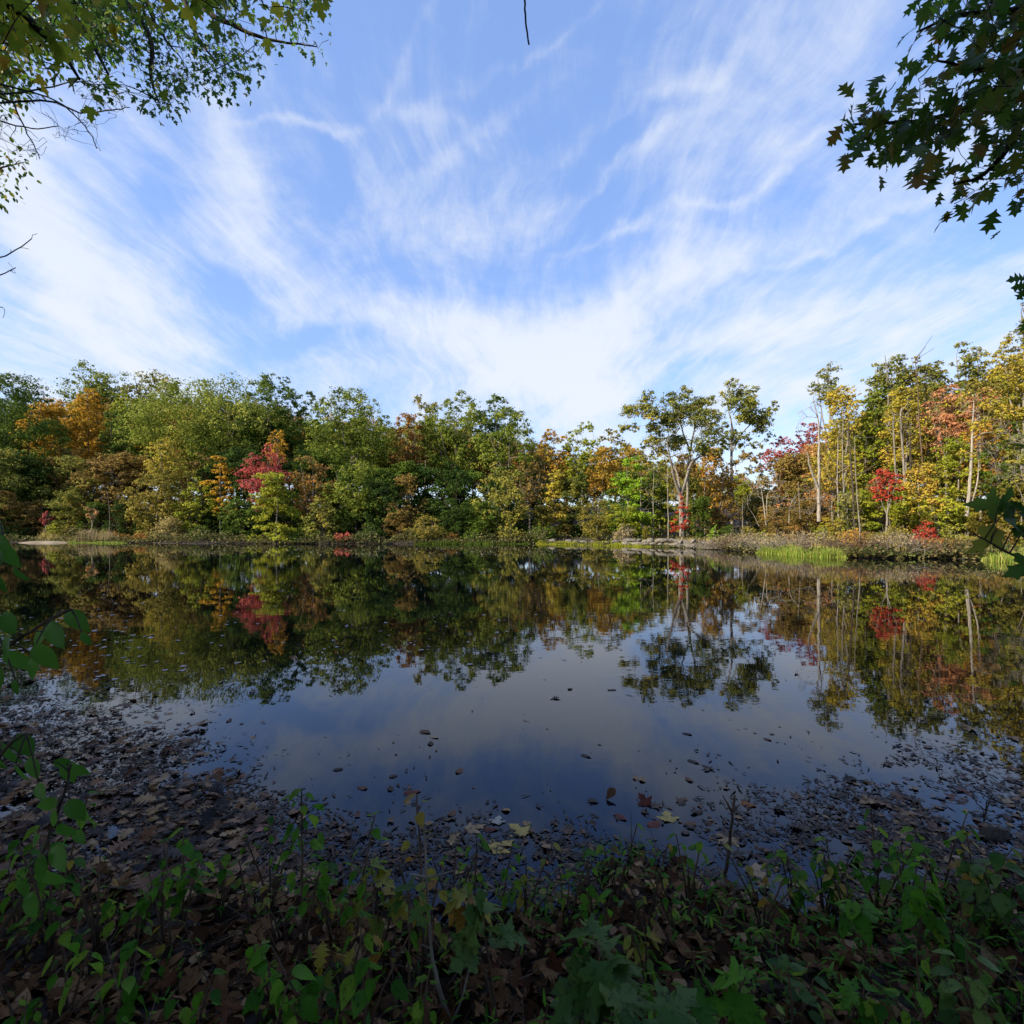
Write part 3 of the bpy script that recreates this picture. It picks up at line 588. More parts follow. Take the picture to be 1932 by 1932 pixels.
portrait('bare_tree', 31, [([c4(1960, 1700), c4(1950, 1400), c4(1930, 1100), c4(1900, 900)], .13, .04, (0, 0)), ([c4(1955, 1600), c4(1850, 1290), c4(1700, 1230)], .05, .02, (0, 0))],
  fan, 'oak', 'grey', 'bare brushy tree with fine grey twigs at the right edge', nper=0, depthR=1.2, seed=22, twigs=7, rtip=.014)
portrait('bare_tree', 41.5, [([c4(160, 1600), c4(170, 1450), c4(240, 1380)], .08, .03, (0, 0)), ([c4(245, 1570), c4(235, 1400), c4(230, 1300)], .07, .03, (0, 0))],
  [c4(x, y)+(15,) for x, y in [(150, 1420), (60, 1450), (300, 1430), (200, 1510), (330, 1350), (400, 1480), (100, 1520), (290, 1540), (430, 1400)]],
  'oak', 'grey', 'low leafless tree with level grey twigs beside the dead tree', nper=0, depthR=1.2, seed=23, twigs=7, rtip=.014)

# single straight trunks that show in the right-hand wood and below the lime maple
for k, (x0, y0, x1, y1, r, Yd, bk, lab) in enumerate([
   (*c4(530, 1560), *c4(520, 1320), .10, 41, 'pale', 'slim pale trunk standing second right of the dead tree'),
   (*c4(575, 1555), *c4(560, 1200), .11, 41, 'grey', 'slim grey trunk between the pale trunk and the leaning ones'),
   (*c4(655, 1600), *c4(600, 900), .12, 39, 'dark', 'dark slim trunk leaning left under the yellow tree'),
   (*c4(690, 1735), *c4(660, 1350), .07, 31.5, 'grey', 'curved grey sapling stem reaching down to the right bank'),
   (*c4(1030, 1420), *c4(985, 800), .17, 40, 'grey', 'straight grey trunk just right of the scarlet sumac'),
   (*c4(965, 1400), *c4(930, 850), .13, 41, 'grey', 'grey trunk rising behind the scarlet sumac'),
   (*c4(1085, 1500), *c4(1060, 1260), .15, 39, 'dark', 'dark trunk right of the straight grey one'),
   (*c4(1190, 1480), *c4(1130, 1000), .12, 39, 'brown', 'brown trunk leaning left in the yellow leaves'),
   (*c4(1285, 1000), *c4(1240, 760), .10, 43, 'brown', 'thin trunk under the peach-coloured tree'),
   (*c3(400, 1340), *c3(395, 1110), .12, 57, 'grey', 'thin grey trunk below the lime-green maple'),
   (*c3(605, 1335), *c3(598, 1060), .09, 56, 'pale', 'thin pale trunk left of the forked oak'),
   (*c3(487, 1330), *c3(490, 1050), .07, 57, 'pale', 'thinnest pale trunk between the lime maple and the oak'),
   (*c3(880, 1260), *c3(878, 1060), .10, 54, 'pale', 'slim pale trunk just right of the dark second trunk'),
   (*c3(60, 1320), *c3(70, 1190), .08, 60, 'pale', 'short pale trunk in the shade of the evergreen'),
   (*c3(1165, 1330), *c3(1165, 1160), .08, 52, 'grey', 'thin dark-based trunk behind the vivid shrub')]):
    r *= .6; g = Geo(); X0 = PX(x0, Yd); zz = gz(X0, Yd); org = np.array([X0, Yd, zz-.1]); A = P3(x0, y0, Yd); A[2] = zz-.1; B = P3(x1, y1, Yd)
    p = wiggle([A-org, (A+B)/2-org+[r, 0, 0], B-org, B-org+(B-A)*(.06 if np.linalg.norm(B-A) > 8 else .8)+[r*2, 0, 0]], 4, .008); tube(g, p, np.linspace(r*1.15, r*.35, len(p)), 7)
    for q in range(7):
        j = rng.integers(len(p)//2, len(p)); d = nrm(rng.normal(0, 1, 3)*[1, 1, .4]+[0, 0, .6]); L = rng.uniform(.6, 1.8)
        tube(g, np.array([p[j], p[j]+d*L*.5, p[j]+d*L+[0, 0, .1]]), [r*.3, r*.2, .01], 4)
    o = g.build('slender_trunk', BK[bk], None, True); o.location = org; tag(o, lab, 'tree trunk')

# --- brambles, reeds, marsh grass on the far bank
def twigmass(px, top, bot, hw, Yd, label, bark='greyt', leaf='greytan', nt=260, nl=500, seed=0):
    rg = np.random.default_rng(seed+77); X0 = PX(px, Yd); z0 = max(gz(X0, Yd), -.02); H = PZ(top, Yd)-z0; W = hw/F*Yd; gw = Geo(); gl = Geo()
    for i in range(nt):
        b0 = np.array([rg.normal(0, W*.5), rg.normal(0, W*.4), 0]); d = nrm(np.array([rg.normal(0, .6), rg.normal(0, .5), rg.uniform(.2, 1)])); L = H*rg.uniform(.5, 1.15)
        m1 = b0+d*L*.6; e = m1+nrm(d+rg.normal(0, .5, 3)-[0, 0, .4])*L*.5
        if b0[2]+e[2] < 0: e[2] = .05
        tube(gw, np.array([b0, m1, e]), [.017, .012, .006], 3)
    C = np.stack([rg.normal(0, W*.5, nl), rg.normal(0, W*.45, nl), rg.uniform(.05, .95, nl)*H], 1)
    quads(gl, C, .055*rg.uniform(.6, 1.3, nl), nrm(rg.normal(0, 1, (nl, 3))), rg.uniform(0, 1, nl), rg=rg)
    e = empty('bramble_thicket', (X0, Yd, z0), label, 'bramble'); gw.build('stems', BK['brown' if bark == 'brown' else 'grey'], e); gl.build('foliage', LM[leaf], e)
for k, (px, top, hw, Yd, bk, lf, lab) in enumerate([
    (1350, 1012, 34, 42.5, 'grey', 'greytan', 'grey bramble tangle at the left tip of the right bank'), (1385, 1006, 30, 41, 'brown', 'greytan', 'brownish bramble tangle below the gold small tree'),
    (1425, 1004, 32, 38.5, 'grey', 'greytan', 'grey bramble tangle in front of the bare pale tree'), (1465, 1006, 34, 36, 'grey', 'tan', 'tan-tipped bramble tangle left of the bright marsh grass'),
    (1510, 1000, 36, 34.5, 'grey', 'greytan', 'grey bramble behind the left end of the marsh grass'), (1560, 1002, 36, 33, 'brown', 'tan', 'tan bramble behind the middle of the marsh grass'),
    (1620, 1000, 34, 31.5, 'brown', 'rust', 'rust-flecked bramble at the right end of the marsh grass'), (1662, 1008, 32, 31, 'brown', 'greytan', 'brown bramble hanging to the water below the olive shrub'),
    (1705, 1004, 34, 30.5, 'grey', 'greytan', 'grey bramble hanging to the water left of the red shrub'), (1752, 1014, 34, 30.2, 'brown', 'rust', 'dark rusty bramble at the water under the red shrub'),
    (1800, 1014, 32, 30, 'brown', 'brown', 'brown bramble at the water below the leafy olive shrub'), (1840, 1012, 30, 30, 'grey', 'olive', 'grey-olive bramble left of the near maple leaves')]):
    twigmass(px, top, 1050, hw, Yd, lab, bk, lf, seed=k)

def blades(g, C, h, w, lean, a, rg):
    n = len(C); th = rg.uniform(0, 6.28, n); D = np.stack([np.cos(th), np.sin(th), 0*th], 1); S = np.stack([-np.sin(th), np.cos(th), 0*th], 1)*w
    up = np.array([0, 0, 1.])
    V = np.stack([C-S, C+S, C+up*(h*.55)[:, None]+D*(lean*h*.25)[:, None]+S*.8, C+up*(h*.55)[:, None]+D*(lean*h*.25)[:, None]-S*.8, C+up*(h*(1-.25*lean))[:, None]+D*(lean*h)[:, None]], 1)
    b = (np.arange(n)*5)[:, None]
    g.add(V.reshape(-1, 3), np.concatenate([b+[0, 1, 2, 3]]), np.repeat(a, 5)); 
    g.L[-1] = g.L[-1]
    off = g.n-5*n; g.S.append(np.full(n, 3)); g.L.append((np.arange(n)[:, None]*5+[3, 2, 4]+off).ravel())
rg = np.random.default_rng(44)
def grasspatch(name, px0, px1, Yoff0, Yoff1, n, h0, h1, pal, label, w=.012, lean=.35):
    u = (rg.uniform(px0, px1, n)-966)/F; Yd = shore(u)+rg.uniform(Yoff0, Yoff1, n)*np.clip(fbm(u*30, u*0, 6)*1.6, .3, 1.3); C = np.stack([u*Yd, Yd, np.maximum(ground(u*Yd, Yd)-.02, -.02)], 1)
    g = Geo(); blades(g, C, rg.uniform(h0, h1, n)*np.clip(np.minimum(u*F+966-px0, px1-u*F-966)/14+.2, .1, 1)*np.clip(fbm(C[:, 0]*1.1, C[:, 1]*1.1, 2)*3.0-.65, .12, 1.35), w, rg.uniform(.1, lean*2, n), rg.uniform(0, 1, n), rg)
    tag(g.build(name, LM[pal]), label, 'grass', kind='stuff')
grasspatch('marsh_grass', 1425, 1600, -.6, 1.4, 7000, .22, .55, 'marsh', 'bright green marsh grass at the water in front of the brambles')
grasspatch('marsh_grass', 1850, 2050, -.6, 4, 10000, .22, .5, 'marsh', 'bright green marsh grass at the right edge of the far bank')
grasspatch('marsh_grass', 125, 240, -.5, .5, 1400, .08, .28, 'marsh', 'pale green waterside grass right of the mud bar', w=.03)
grasspatch('bank_grass', 1010, 1230, -.6, 2.5, 9000, .12, .35, 'yellowgreen', 'short yellow-green grass on the stony bank', w=.02)
grasspatch('bank_grass', 780, 1000, -.5, 1.0, 3500, .1, .4, 'deep', 'dark green waterside grass below the tall wood', w=.03)
grasspatch('bank_grass', 1230, 1900, .6, 6, 9000, .3, .8, 'tan', 'dry tan grass among the brambles', w=.012)
def reed(px0, px1, n, lab):
    g = Geo(); u = (rg.uniform(px0, px1, n)-966)/F; Yd = shore(u)+rg.uniform(.2, 2.5, n); C = np.stack([u*Yd, Yd, ground(u*Yd, Yd)-.02], 1)
    blades(g, C, rg.uniform(.5, 1.7, n)*np.clip(fbm(C[:, 0]*.8, C[:, 1]*.8, 4)*2.2-.2, .35, 1.2)*np.clip(np.minimum(u*F+966-px0, px1-u*F-966)/18+.25, 0, 1), .022, rg.uniform(.05, .5, n), rg.uniform(0, 1, n), rg); tag(g.build('reed_bed', LM['tan' if px0 < 100 else 'greytan']), lab, 'reeds', kind='stuff')
reed(58, 135, 1100, 'pale dry reeds standing on the mud bar'); reed(135, 225, 800, 'greyish dry reeds left of the rusty hedge')
# bank undergrowth (uncountable small leaves) and the mud bar
g = Geo(); n = 42000; u = (rg.uniform(-250, 2200, n)-966)/F; dd = rg.uniform(0, 1, n)**1.4*26; Yd = shore(u)+.02+dd; x = u*Yd
dd = np.where(rg.uniform(0, 1, n) < .42, rg.uniform(-.12, 1.4, n), dd); Yd = shore(u)+.02+dd; x = u*Yd
lowf = np.where((u*F+966 > 1030) & (u*F+966 < 1345) & (dd < 3), .12, np.where(u*F+966 > 1345, .5, 1.))
C = np.stack([x, Yd, np.maximum(ground(x, Yd), 0)+lowf*(rg.uniform(0, 1, n)*np.where(dd < 1.4, .28, 0)+rg.uniform(0, 1.1, n)*np.clip(fbm(x*.35, Yd*.35, 8)*2-.55, .03, 1)*1.5)], 1)
quads(g, C, rg.uniform(.07, .16, n), nrm(rg.normal(0, .6, (n, 3))+[0, 0, .8]), rg.uniform(0, 1, n), rg=rg)
tag(g.build('undergrowth', leafmat('undergrowth_leaves', [(.02, .035, .01), (.05, .06, .015), (.13, .11, .035), (.22, .18, .07), (.08, .13, .02)])), 'mixed green and brown undergrowth and fallen leaves under the far wood', 'undergrowth', kind='stuff')
m, nt, nd, lk = newmat('pale_mud'); p = nd.new('ShaderNodeBsdfPrincipled'); p.inputs['Roughness'].default_value = .9
nz = nd.new('ShaderNodeTexNoise'); nz.inputs['Scale'].default_value = 3; nz.inputs['Detail'].default_value = 6; r = ramp(nd, [(.14, .11, .075), (.27, .22, .16)], [.35, .65]); lk.new(nz.outputs[0], r.inputs[0]); lk.new(r.outputs[0], p.inputs['Base Color'])
o = nd.new('ShaderNodeOutputMaterial'); lk.new(p.outputs[0], o.inputs[0])
g = Geo(); nn = 28
a = np.linspace(0, 2*np.pi, nn, endpoint=False)
rings = []
for q, (s, z) in enumerate([(1, -.05), (.9, .06), (.6, .17), (.25, .22)]):
    w = 1+.18*np.sin(3*a+1)+.1*np.sin(5*a); rings.append(np.stack([np.cos(a)*3.1*s*w, np.sin(a)*1.3*s*w, np.full(nn, z)+.02*np.sin(7*a+q)], 1))
V = np.concatenate(rings+[np.array([[0, 0, .23]])]); j = np.arange(nn); k = (j+1) % nn
Fq = np.concatenate([np.stack([j+q*nn, k+q*nn, k+(q+1)*nn, j+(q+1)*nn], 1) for q in range(3)])
g.add(V, Fq); g.S.append(np.full(nn, 3)); g.L.append(np.stack([j+3*nn, k+3*nn, 0*j+4*nn], 1).ravel())
o = g.build('mud_bar', m, smooth=True); o.location = (PX(88, 63.5), 63.2, 0); tag(o, kind='structure')

# stones of the low wall
m, nt, nd, lk = newmat('fieldstone'); p = nd.new('ShaderNodeBsdfPrincipled'); p.inputs['Roughness'].default_value = .85
tc = nd.new('ShaderNodeTexCoord'); oi = nd.new('ShaderNodeObjectInfo'); nz = nd.new('ShaderNodeTexNoise'); nz.inputs['Scale'].default_value = 4; nz.inputs['Detail'].default_value = 6; lk.new(tc.outputs['Object'], nz.inputs['Vector'])
r = ramp(nd, [(.05, .045, .035), (.14, .125, .10), (.24, .21, .17)], [.3, .5, .75]); lk.new(nz.outputs[0], r.inputs[0])
hs = nd.new('ShaderNodeHueSaturation'); mr = nd.new('ShaderNodeMapRange'); mr.inputs[3].default_value = .6; mr.inputs[4].default_value = 1.3; lk.new(oi.outputs['Random'], mr.inputs[0]); lk.new(mr.outputs[0], hs.inputs['Value']); lk.new(r.outputs[0], hs.inputs['Color']); lk.new(hs.outputs[0], p.inputs['Base Color'])
o = nd.new('ShaderNodeOutputMaterial'); lk.new(p.outputs[0], o.inputs[0]); STONE = m
def rockmesh(seed):
    bm = bmesh.new(); bmesh.ops.create_icosphere(bm, subdivisions=3, radius=1); rg = np.random.default_rng(seed)
    planes = [(nrm(rg.normal(0, 1, 3)), rg.uniform(.55, .9)) for _ in range(9)]
    for v in bm.verts:
        c = np.array(v.co)
        for n_, d_ in planes:
            q = c@n_-d_
            if q > 0: c = c-n_*q*.9
        v.co = Vector(c*(1+rg.normal(0, .012)))
    me = bpy.data.meshes.new('rock'); bm.to_mesh(me); bm.free(); me.materials.append(STONE); return me
RM = [rockmesh(q) for q in range(6)]
rg = np.random.default_rng(6); px = 1030.
while px < 1345:
    dense = px > 1170
    for lvl in range(2 if dense else 1):
        u = (px-966)/F; Yd = float(shore(u))+.35+lvl*.35+rg.uniform(0, .5)+(0 if dense else 1.2); s = rg.uniform(.22, .5)
        o = bpy.data.objects.new('rock', RM[int(rg.integers(0, 6))]); COL.objects.link(o)
        o.scale = (s*rg.uniform(1, 1.6), s, s*rg.uniform(.5, .8)); o.rotation_euler = (rg.uniform(-.2, .2), rg.uniform(-.2, .2), rg.uniform(0, 6.28))
        o.location = (u*Yd+rg.uniform(-.2, .2), Yd, max(0, gz(u*Yd, Yd))+.08+lvl*.28)
        tag(o, 'grey fieldstone in the tumbled wall right of the lime-green maple' if dense else 'grey fieldstone scattered on the grassy bank left of the tumbled wall', 'rock', 'stones of the tumbled wall' if dense else 'stones scattered on the grassy bank')
    px += rg.uniform(7, 11) if dense else rg.uniform(14, 26)

# ================================================================== near side
NL = {
 'near_green': leafmat('near_leaf_green', [(.035, .13, .008), (.06, .20, .011), (.10, .27, .016), (.19, .32, .025)], .5, .5, .2, True),
 'near_blue': leafmat('near_leaf_bluegreen', [(.035, .10, .015), (.065, .14, .022), (.12, .20, .04)], .4, .5, .25, True),
 'near_yellow': leafmat('near_leaf_yellowing', [(.10, .17, .02), (.20, .24, .03), (.34, .28, .03), (.30, .14, .02)], .4, .5, .35, True),
 'canopy': leafmat('canopy_leaf', [(.03, .09, .010), (.055, .14, .014), (.10, .18, .02), (.24, .21, .02)], .5, .5, .3),
 'canopy_yellow': leafmat('canopy_leaf_yellow', [(.14, .24, .012), (.30, .36, .02), (.50, .42, .02), (.50, .20, .02)], .65, .5, .3),
 'canopy_oak': leafmat('canopy_leaf_oak', [(.03, .08, .008), (.05, .12, .010), (.09, .16, .014), (.22, .13, .015)], .5, .45, .35),
 'litter': leafmat('fallen_leaf', [(.016, .009, .005), (.05, .022, .010), (.12, .055, .022), (.25, .13, .055), (.09, .026, .012), (.46, .29, .15)], .1, .8, .12, True),
 'floating': leafmat('floating_leaf', [(.012, .008, .006), (.04, .02, .012), (.11, .045, .022), (.22, .10, .04), (.40, .24, .10), (.16, .04, .02)], .05, .5, .3, True),
 'debris': leafmat('wet_debris', [(.006, .004, .003), (.018, .010, .007), (.05, .026, .016), (.16, .08, .04)], .0, .5, .25),
 'specks': leafmat('floating_specks', [(.20, .16, .15), (.40, .34, .33)], .0, .4, .5),
}
def one(name, cols, **k): return leafmat(name, cols, **k)
SP = {'dark': one('dead_leaf_dark', [(.025, .014, .010), (.05, .028, .018)], trans=.02), 'brown': one('dead_leaf_brown', [(.12, .05, .025), (.18, .08, .035)], trans=.05, spots=True),
      'orange': one('dead_leaf_orange', [(.36, .10, .02), (.46, .16, .03)], trans=.2, spots=True), 'red': one('dead_leaf_red', [(.13, .03, .018), (.19, .045, .022)], trans=.1, spots=True),
      'yellow': one('dead_leaf_yellow', [(.50, .33, .08), (.58, .42, .13)], trans=.1, spots=True), 'tan': one('dead_leaf_tan', [(.40, .24, .12), (.48, .32, .18)], trans=.1, spots=True),
      'pale': one('dead_leaf_pale', [(.45, .40, .30), (.5, .46, .38)], trans=.1), 'pink': one('dead_leaf_pink', [(.34, .14, .10), (.42, .2, .14)], trans=.1, spots=True)}

# ---- leaf litter and water debris
rg = np.random.default_rng(101)
def litter(name, n, xr, yr, size, mat, tm, label, mask, zoff=.01, tilt=.45, kind='stuff', cat='leaf litter', curl=(-.5, 1.2), acol=None):
    x = rg.uniform(*xr, n); y = rg.uniform(*yr, n); y = yr[0]+(y-yr[0])*rg.uniform(0, 1, n)**.3 if False else y
    k = mask(x, y) > rg.uniform(0, 1, n); x = x[k]; y = y[k]; n = len(x)
    z = np.maximum(ground(x, y), 0)+zoff*rg.uniform(.4, 1.8, n)
    N = nrm(np.stack([rg.normal(0, tilt, n), rg.normal(0, tilt, n), np.ones(n)], 1)); T = nrm(np.cross(N, rg.normal(0, 1, (n, 3))))
    g = Geo(); shaped(g, tm, np.stack([x, y, z], 1), T, N, size*rg.uniform(.55, 1.35, n), rg.uniform(0, 1, n), rg.uniform(curl[0], curl[1], n), rg.uniform(-.3, .7, n), rg)
    return tag(g.build(name, mat), label, cat, kind=kind)
def onland(x, y): return ((nshore(x)-y) > -.10).astype(float)
def seen(x, y): return (np.abs(x) < y*1.1+.4)
litter('leaf_litter', 36000, (-4.8, 4.8), (.9, 4.2), .056, NL['litter'], WIDE, 'brown curled leaves carpeting the shaded bank', lambda x, y: onland(x, y)*seen(x, y)*np.clip(1.6*fbm(x*2, y*2, 31)+.1, .2, 1), .012, .5)
litter('leaf_litter', 4600, (-4.8, 4.8), (.9, 4.2), .082, NL['litter'], MAPLE, 'larger lobed brown leaves lying on the shaded bank', lambda x, y: onland(x, y)*seen(x, y)*.6, .018, .5)
litter('leaf_litter', 2600, (-4.8, 4.8), (.9, 4.2), .075, NL['litter'], OAK, 'brown oak leaves lying on the shaded bank', lambda x, y: onland(x, y)*seen(x, y)*.6, .02, .5)

EDX = np.array([-100, 0, 200, 330, 450, 560, 700, 900, 1100, 1300, 1450, 1560, 1650, 1750, 1932, 2050]); EDY = np.array([1235, 1250, 1310, 1370, 1480, 1525, 1530, 1555, 1560, 1530, 1510, 1480, 1430, 1400, 1410, 1400])
def dens_img(px, py):
    e = np.interp(px, EDX, EDY); d = (py-e)
    base = np.clip(.008+.4*np.exp(np.minimum(d, 0)/30.), 0, 1)+np.clip(d/260., 0, .9)
    base *= np.where(px < 520, 1.15, np.where(px > 1500, .75, .62))
    return base
def water_scatter(name, n, sz, mat, tm, label, thr, pyr=(1110, 1700), tilt=.12, zo=.006, fac=1., sc=2.2, szfar=.3, curl=(-.2, .5), pxr=(-90, 2040)):
    px = rg.uniform(*pxr, n); py = rg.uniform(*pyr, n)
    Yd = EYE*F/(py-HZ); x = (px-966)/F*Yd; d = dens_img(px, py)*fac
    cl = fbm(x*sc, Yd*sc, 51, 4); cl2 = fbm(x*sc*3.3, Yd*sc*3.3, 57, 2)
    k = (d*np.clip((cl*.62+cl2*.38-thr-np.interp(px, [400, 560, 1000, 1450, 1600], [-.03, .03, .05, .03, 0]))*4.2, 0, 1) > rg.uniform(0, 1, n)) & (nshore(x)-Yd < .05)
    x = x[k]; Yd = Yd[k]; n = len(x)
    N = nrm(np.stack([rg.normal(0, tilt, n), rg.normal(0, tilt, n), np.ones(n)], 1)); T = nrm(np.cross(N, rg.normal(0, 1, (n, 3))))
    g = Geo(); s = sz*np.clip(np.exp(rg.normal(-.15, .42, n)), .25, 1.55)
    shaped(g, tm, np.stack([x, Yd, zo*rg.uniform(.5, 1.5, n)+np.maximum(0, ground(x, Yd))], 1), T, N, s, rg.uniform(0, 1, n), rg.uniform(curl[0], curl[1], n), rg.uniform(-.1, .5, n), rg)
    print(name, n); return tag(g.build(name, mat), label, 'leaf litter', kind='stuff')
FRAG2 = strip_tmpl([0, .2, .45, .6, .8, 1], [.03, .14, .10, .19, .08, .02], [0, .05, -.05, .06, 0, .04])
THIN = strip_tmpl([0, .3, .65, 1], [.02, .07, .09, .01])
FRAG = strip_tmpl([0, .3, .7, 1], [.06, .3, .22, .03])
water_scatter('floating_debris', 80000, .037, NL['debris'], FRAG2, 'dark sodden leaf crumbs floating in a broken mat near the bank', .36, fac=1.0, tilt=.10, zo=.004)
water_scatter('floating_debris', 17000, .050, NL['debris'], MAPLE, 'torn scraps of lobed leaves floating near the bank', .38, fac=.7, tilt=.10, zo=.004)
water_scatter('floating_debris', 50000, .055, NL['debris'], THIN, 'dark twiglets and stalks floating near the bank', .34, fac=.7, tilt=.08, zo=.004)
water_scatter('floating_leaves', 13000, .048, NL['floating'], OVW, 'dark red-brown leaves floating in the mat near the bank', .42, fac=.6, tilt=.10, zo=.006, sc=1.5)
water_scatter('floating_leaves', 3800, .072, NL['floating'], MAPLE, 'lobed brown leaves floating in the mat near the bank', .42, fac=.55, tilt=.08, zo=.006, sc=1.3)
# mud skin / thick mat on the left shore
water_scatter('floating_leaves', 1500, .08, NL['floating'], OAK, 'thick drift of sodden leaves at the left shore', .25, fac=.9, tilt=.25, zo=.02, pxr=(-90, 480), pyr=(1290, 1700))
# far pale specks
def specks(n, pxr, pyr, label, s=.10, mask=None):
    px = rg.uniform(*pxr, n); py = rg.uniform(*pyr, n); Yd = EYE*F/(py-HZ); x = (px-966)/F*Yd
    if mask is not None: k = mask(px, py) > rg.uniform(0, 1, n); x = x[k]; Yd = Yd[k]; n = len(x)
    g = Geo(); N = nrm(np.stack([rg.normal(0, .1, n), rg.normal(0, .1, n), np.ones(n)], 1)); T = nrm(np.cross(N, rg.normal(0, 1, (n, 3))))
    shaped(g, WIDE, np.stack([x, Yd, 0*x+.004], 1), T, N, s*.8*rg.uniform(.5, 1.3, n), rg.uniform(0, 1, n), .1, .1, rg); tag(g.build('floating_specks', NL['specks']), label, 'leaf litter', kind='stuff')
specks(520, (-60, 620), (1120, 1300), 'pale leaves scattered over the dark reflections at the left', .10, lambda px, py: np.clip(1.1-px/520., 0, 1)*np.exp(-((py-1210)/60.)**2))
specks(60, (600, 1100), (1150, 1260), 'sparse pale leaves on the dark reflections in the middle', .09)
specks(420, (330, 1100), (1034, 1050), 'glinting specks floating just off the far shore', .14)

# ---- single floating leaves on the open water: a thing each
FL = [(1043, 1317, 'dark', OAK, .17, 'dark curled leaf floating alone, highest of the leaves on the open blue water'), (1075, 1299, 'dark', OV, .12, 'small dark leaf floating just above and right of the lone curled leaf'),
 (1157, 1302, 'dark', OV, .14, 'dark leaf floating near the tip of the reflected oak crown'), (800, 1381, 'brown', OAK, .15, 'brown ragged leaf floating under the reflected green oaks'),
 (822, 1392, 'tan', OV, .12, 'thin tan leaf floating beside the brown ragged leaf'), (812, 1402, 'dark', OV, .11, 'dark leaf floating just below the thin tan leaf'),
 (1109, 1428, 'dark', OV, .11, 'dark leaf floating alone in the very middle of the blue reflection'), (868, 1453, 'brown', OV, .12, 'brown leaf floating left of the middle of the blue reflection'),
 (1312, 1439, 'dark', OV, .12, 'dark leaf floating alone right of the middle of the blue reflection'), (1297, 1470, 'brown', OV, .10, 'small brown leaf floating below the lone dark leaf at the right'),
 (1293, 1385, 'dark', OV, .11, 'dark leaf floating below the reflection of the airy oak'), (1445, 1395, 'brown', OV, .09, 'faint brown leaf floating between the reflected trees at the right'),
 (783, 1495, 'red', OV, .15, 'reddish long leaf floating left of the centre'), (740, 1466, 'dark', OAK, .09, 'dark small leaf floating above the reddish long leaf'),
 (736, 1487, 'dark', OV, .10, 'dark leaf floating left of the reddish long leaf'), (680, 1487, 'brown', OVW, .10, 'brown leaf floating at the left among dark crumbs'),
 (640, 1452, 'dark', OAK, .10, 'dark leaf floating above the brown crumbs at the left'), (855, 1533, 'brown', OVW, .10, 'brown leaf floating just above the near mat, left of the dark clump'),
 (940, 1545, 'pale', MAPLE, .12, 'pale cream lobed leaf floating at the edge of the near mat'), (972, 1562, 'yellow', MAPLE, .19, 'large yellow maple leaf floating, upper one of the central pair'),
 (955, 1592, 'yellow', MAPLE, .20, 'large yellow maple leaf floating, lower one of the central pair'), (930, 1566, 'red', OVW, .11, 'dark red leaf floating beside the central yellow pair'),
 (905, 1560, 'tan', MAPLE, .16, 'tan lobed leaf floating left of the central yellow pair'), (1211, 1513, 'red', MAPLE, .13, 'upright red-brown curled leaf on the open water right of the centre'),
 (1150, 1508, 'brown', OVW, .11, 'brown curled leaf floating left of the upright red-brown one'), (1115, 1512, 'dark', OAK, .10, 'dark curled leaf at the left end of the short row of leaves'),
 (1258, 1537, 'yellow', MAPLE, .16, 'yellow lobed leaf floating right of the centre at the edge of the mat'), (1238, 1553, 'red', OVW, .14, 'dark red leaf floating below the yellow lobed one'),
 (1297, 1557, 'brown', OVW, .12, 'orange-brown leaf floating right of the dark red one'), (1175, 1545, 'red', OVW, .11, 'red leaf floating above the dense crumbs, right of centre'),
 (1320, 1532, 'dark', OV, .11, 'dark narrow leaf floating right of the yellow lobed leaf'), (1365, 1590, 'tan', MAPLE, .17, 'tan lobed leaf floating left of the standing dead twig'),
 (1417, 1520, 'orange', OVW, .12, 'orange-red leaf caught at the top of the standing dead twig'), (1427, 1638, 'tan', MAPLE, .15, 'tan maple leaf floating between the twig and the right-hand saplings'),
 (1150, 1682, 'orange', OVW, .09, 'orange leaf lying on the dark mat left of the small point of land'), (1030, 1628, 'orange', OVW, .08, 'small orange leaf on the dark mat below the yellow pair'),
 (1710, 1505, 'brown', MAPLE, .16, 'brown lobed leaf floating at the right in front of the yellow reflections'), (1590, 1500, 'dark', OAK, .14, 'dark leaf at the left end of the long drift at the right'),
 (1640, 1515, 'dark', OAK, .15, 'dark curled leaf at the right end of the long drift at the right'), (1790, 1622, 'tan', MAPLE, .15, 'tan lobed leaf floating behind the right-hand saplings'),
 (1700, 1583, 'tan', MAPLE, .13, 'tan leaf floating above the right-hand saplings'), (1893, 1508, 'tan', WIDE, .12, 'tan leaf floating near the right edge'),
 (505, 1548, 'red', OVW, .11, 'red-brown leaf at the right end of the left-hand drift'), (490, 1560, 'pink', MAPLE, .12, 'pinkish lobed leaf at the right end of the left-hand drift'),
 (470, 1604, 'tan', MAPLE, .14, 'pale tan maple leaf on the mat left of the tall sapling'), (155, 1560, 'orange', OV, .08, 'bright orange leaf on the mat at the left'),
 (240, 1497, 'orange', OVW, .07, 'small orange leaf on the left-hand drift'), (436, 1476, 'brown', OVW, .12, 'brown round leaf floating at the edge of the left-hand drift'),
 (415, 1456, 'red', OVW, .13, 'red-brown leaf floating above the brown round one'), (535, 1677, 'yellow', OV, .07, 'small yellow leaf on the mat left of the tall sapling')]
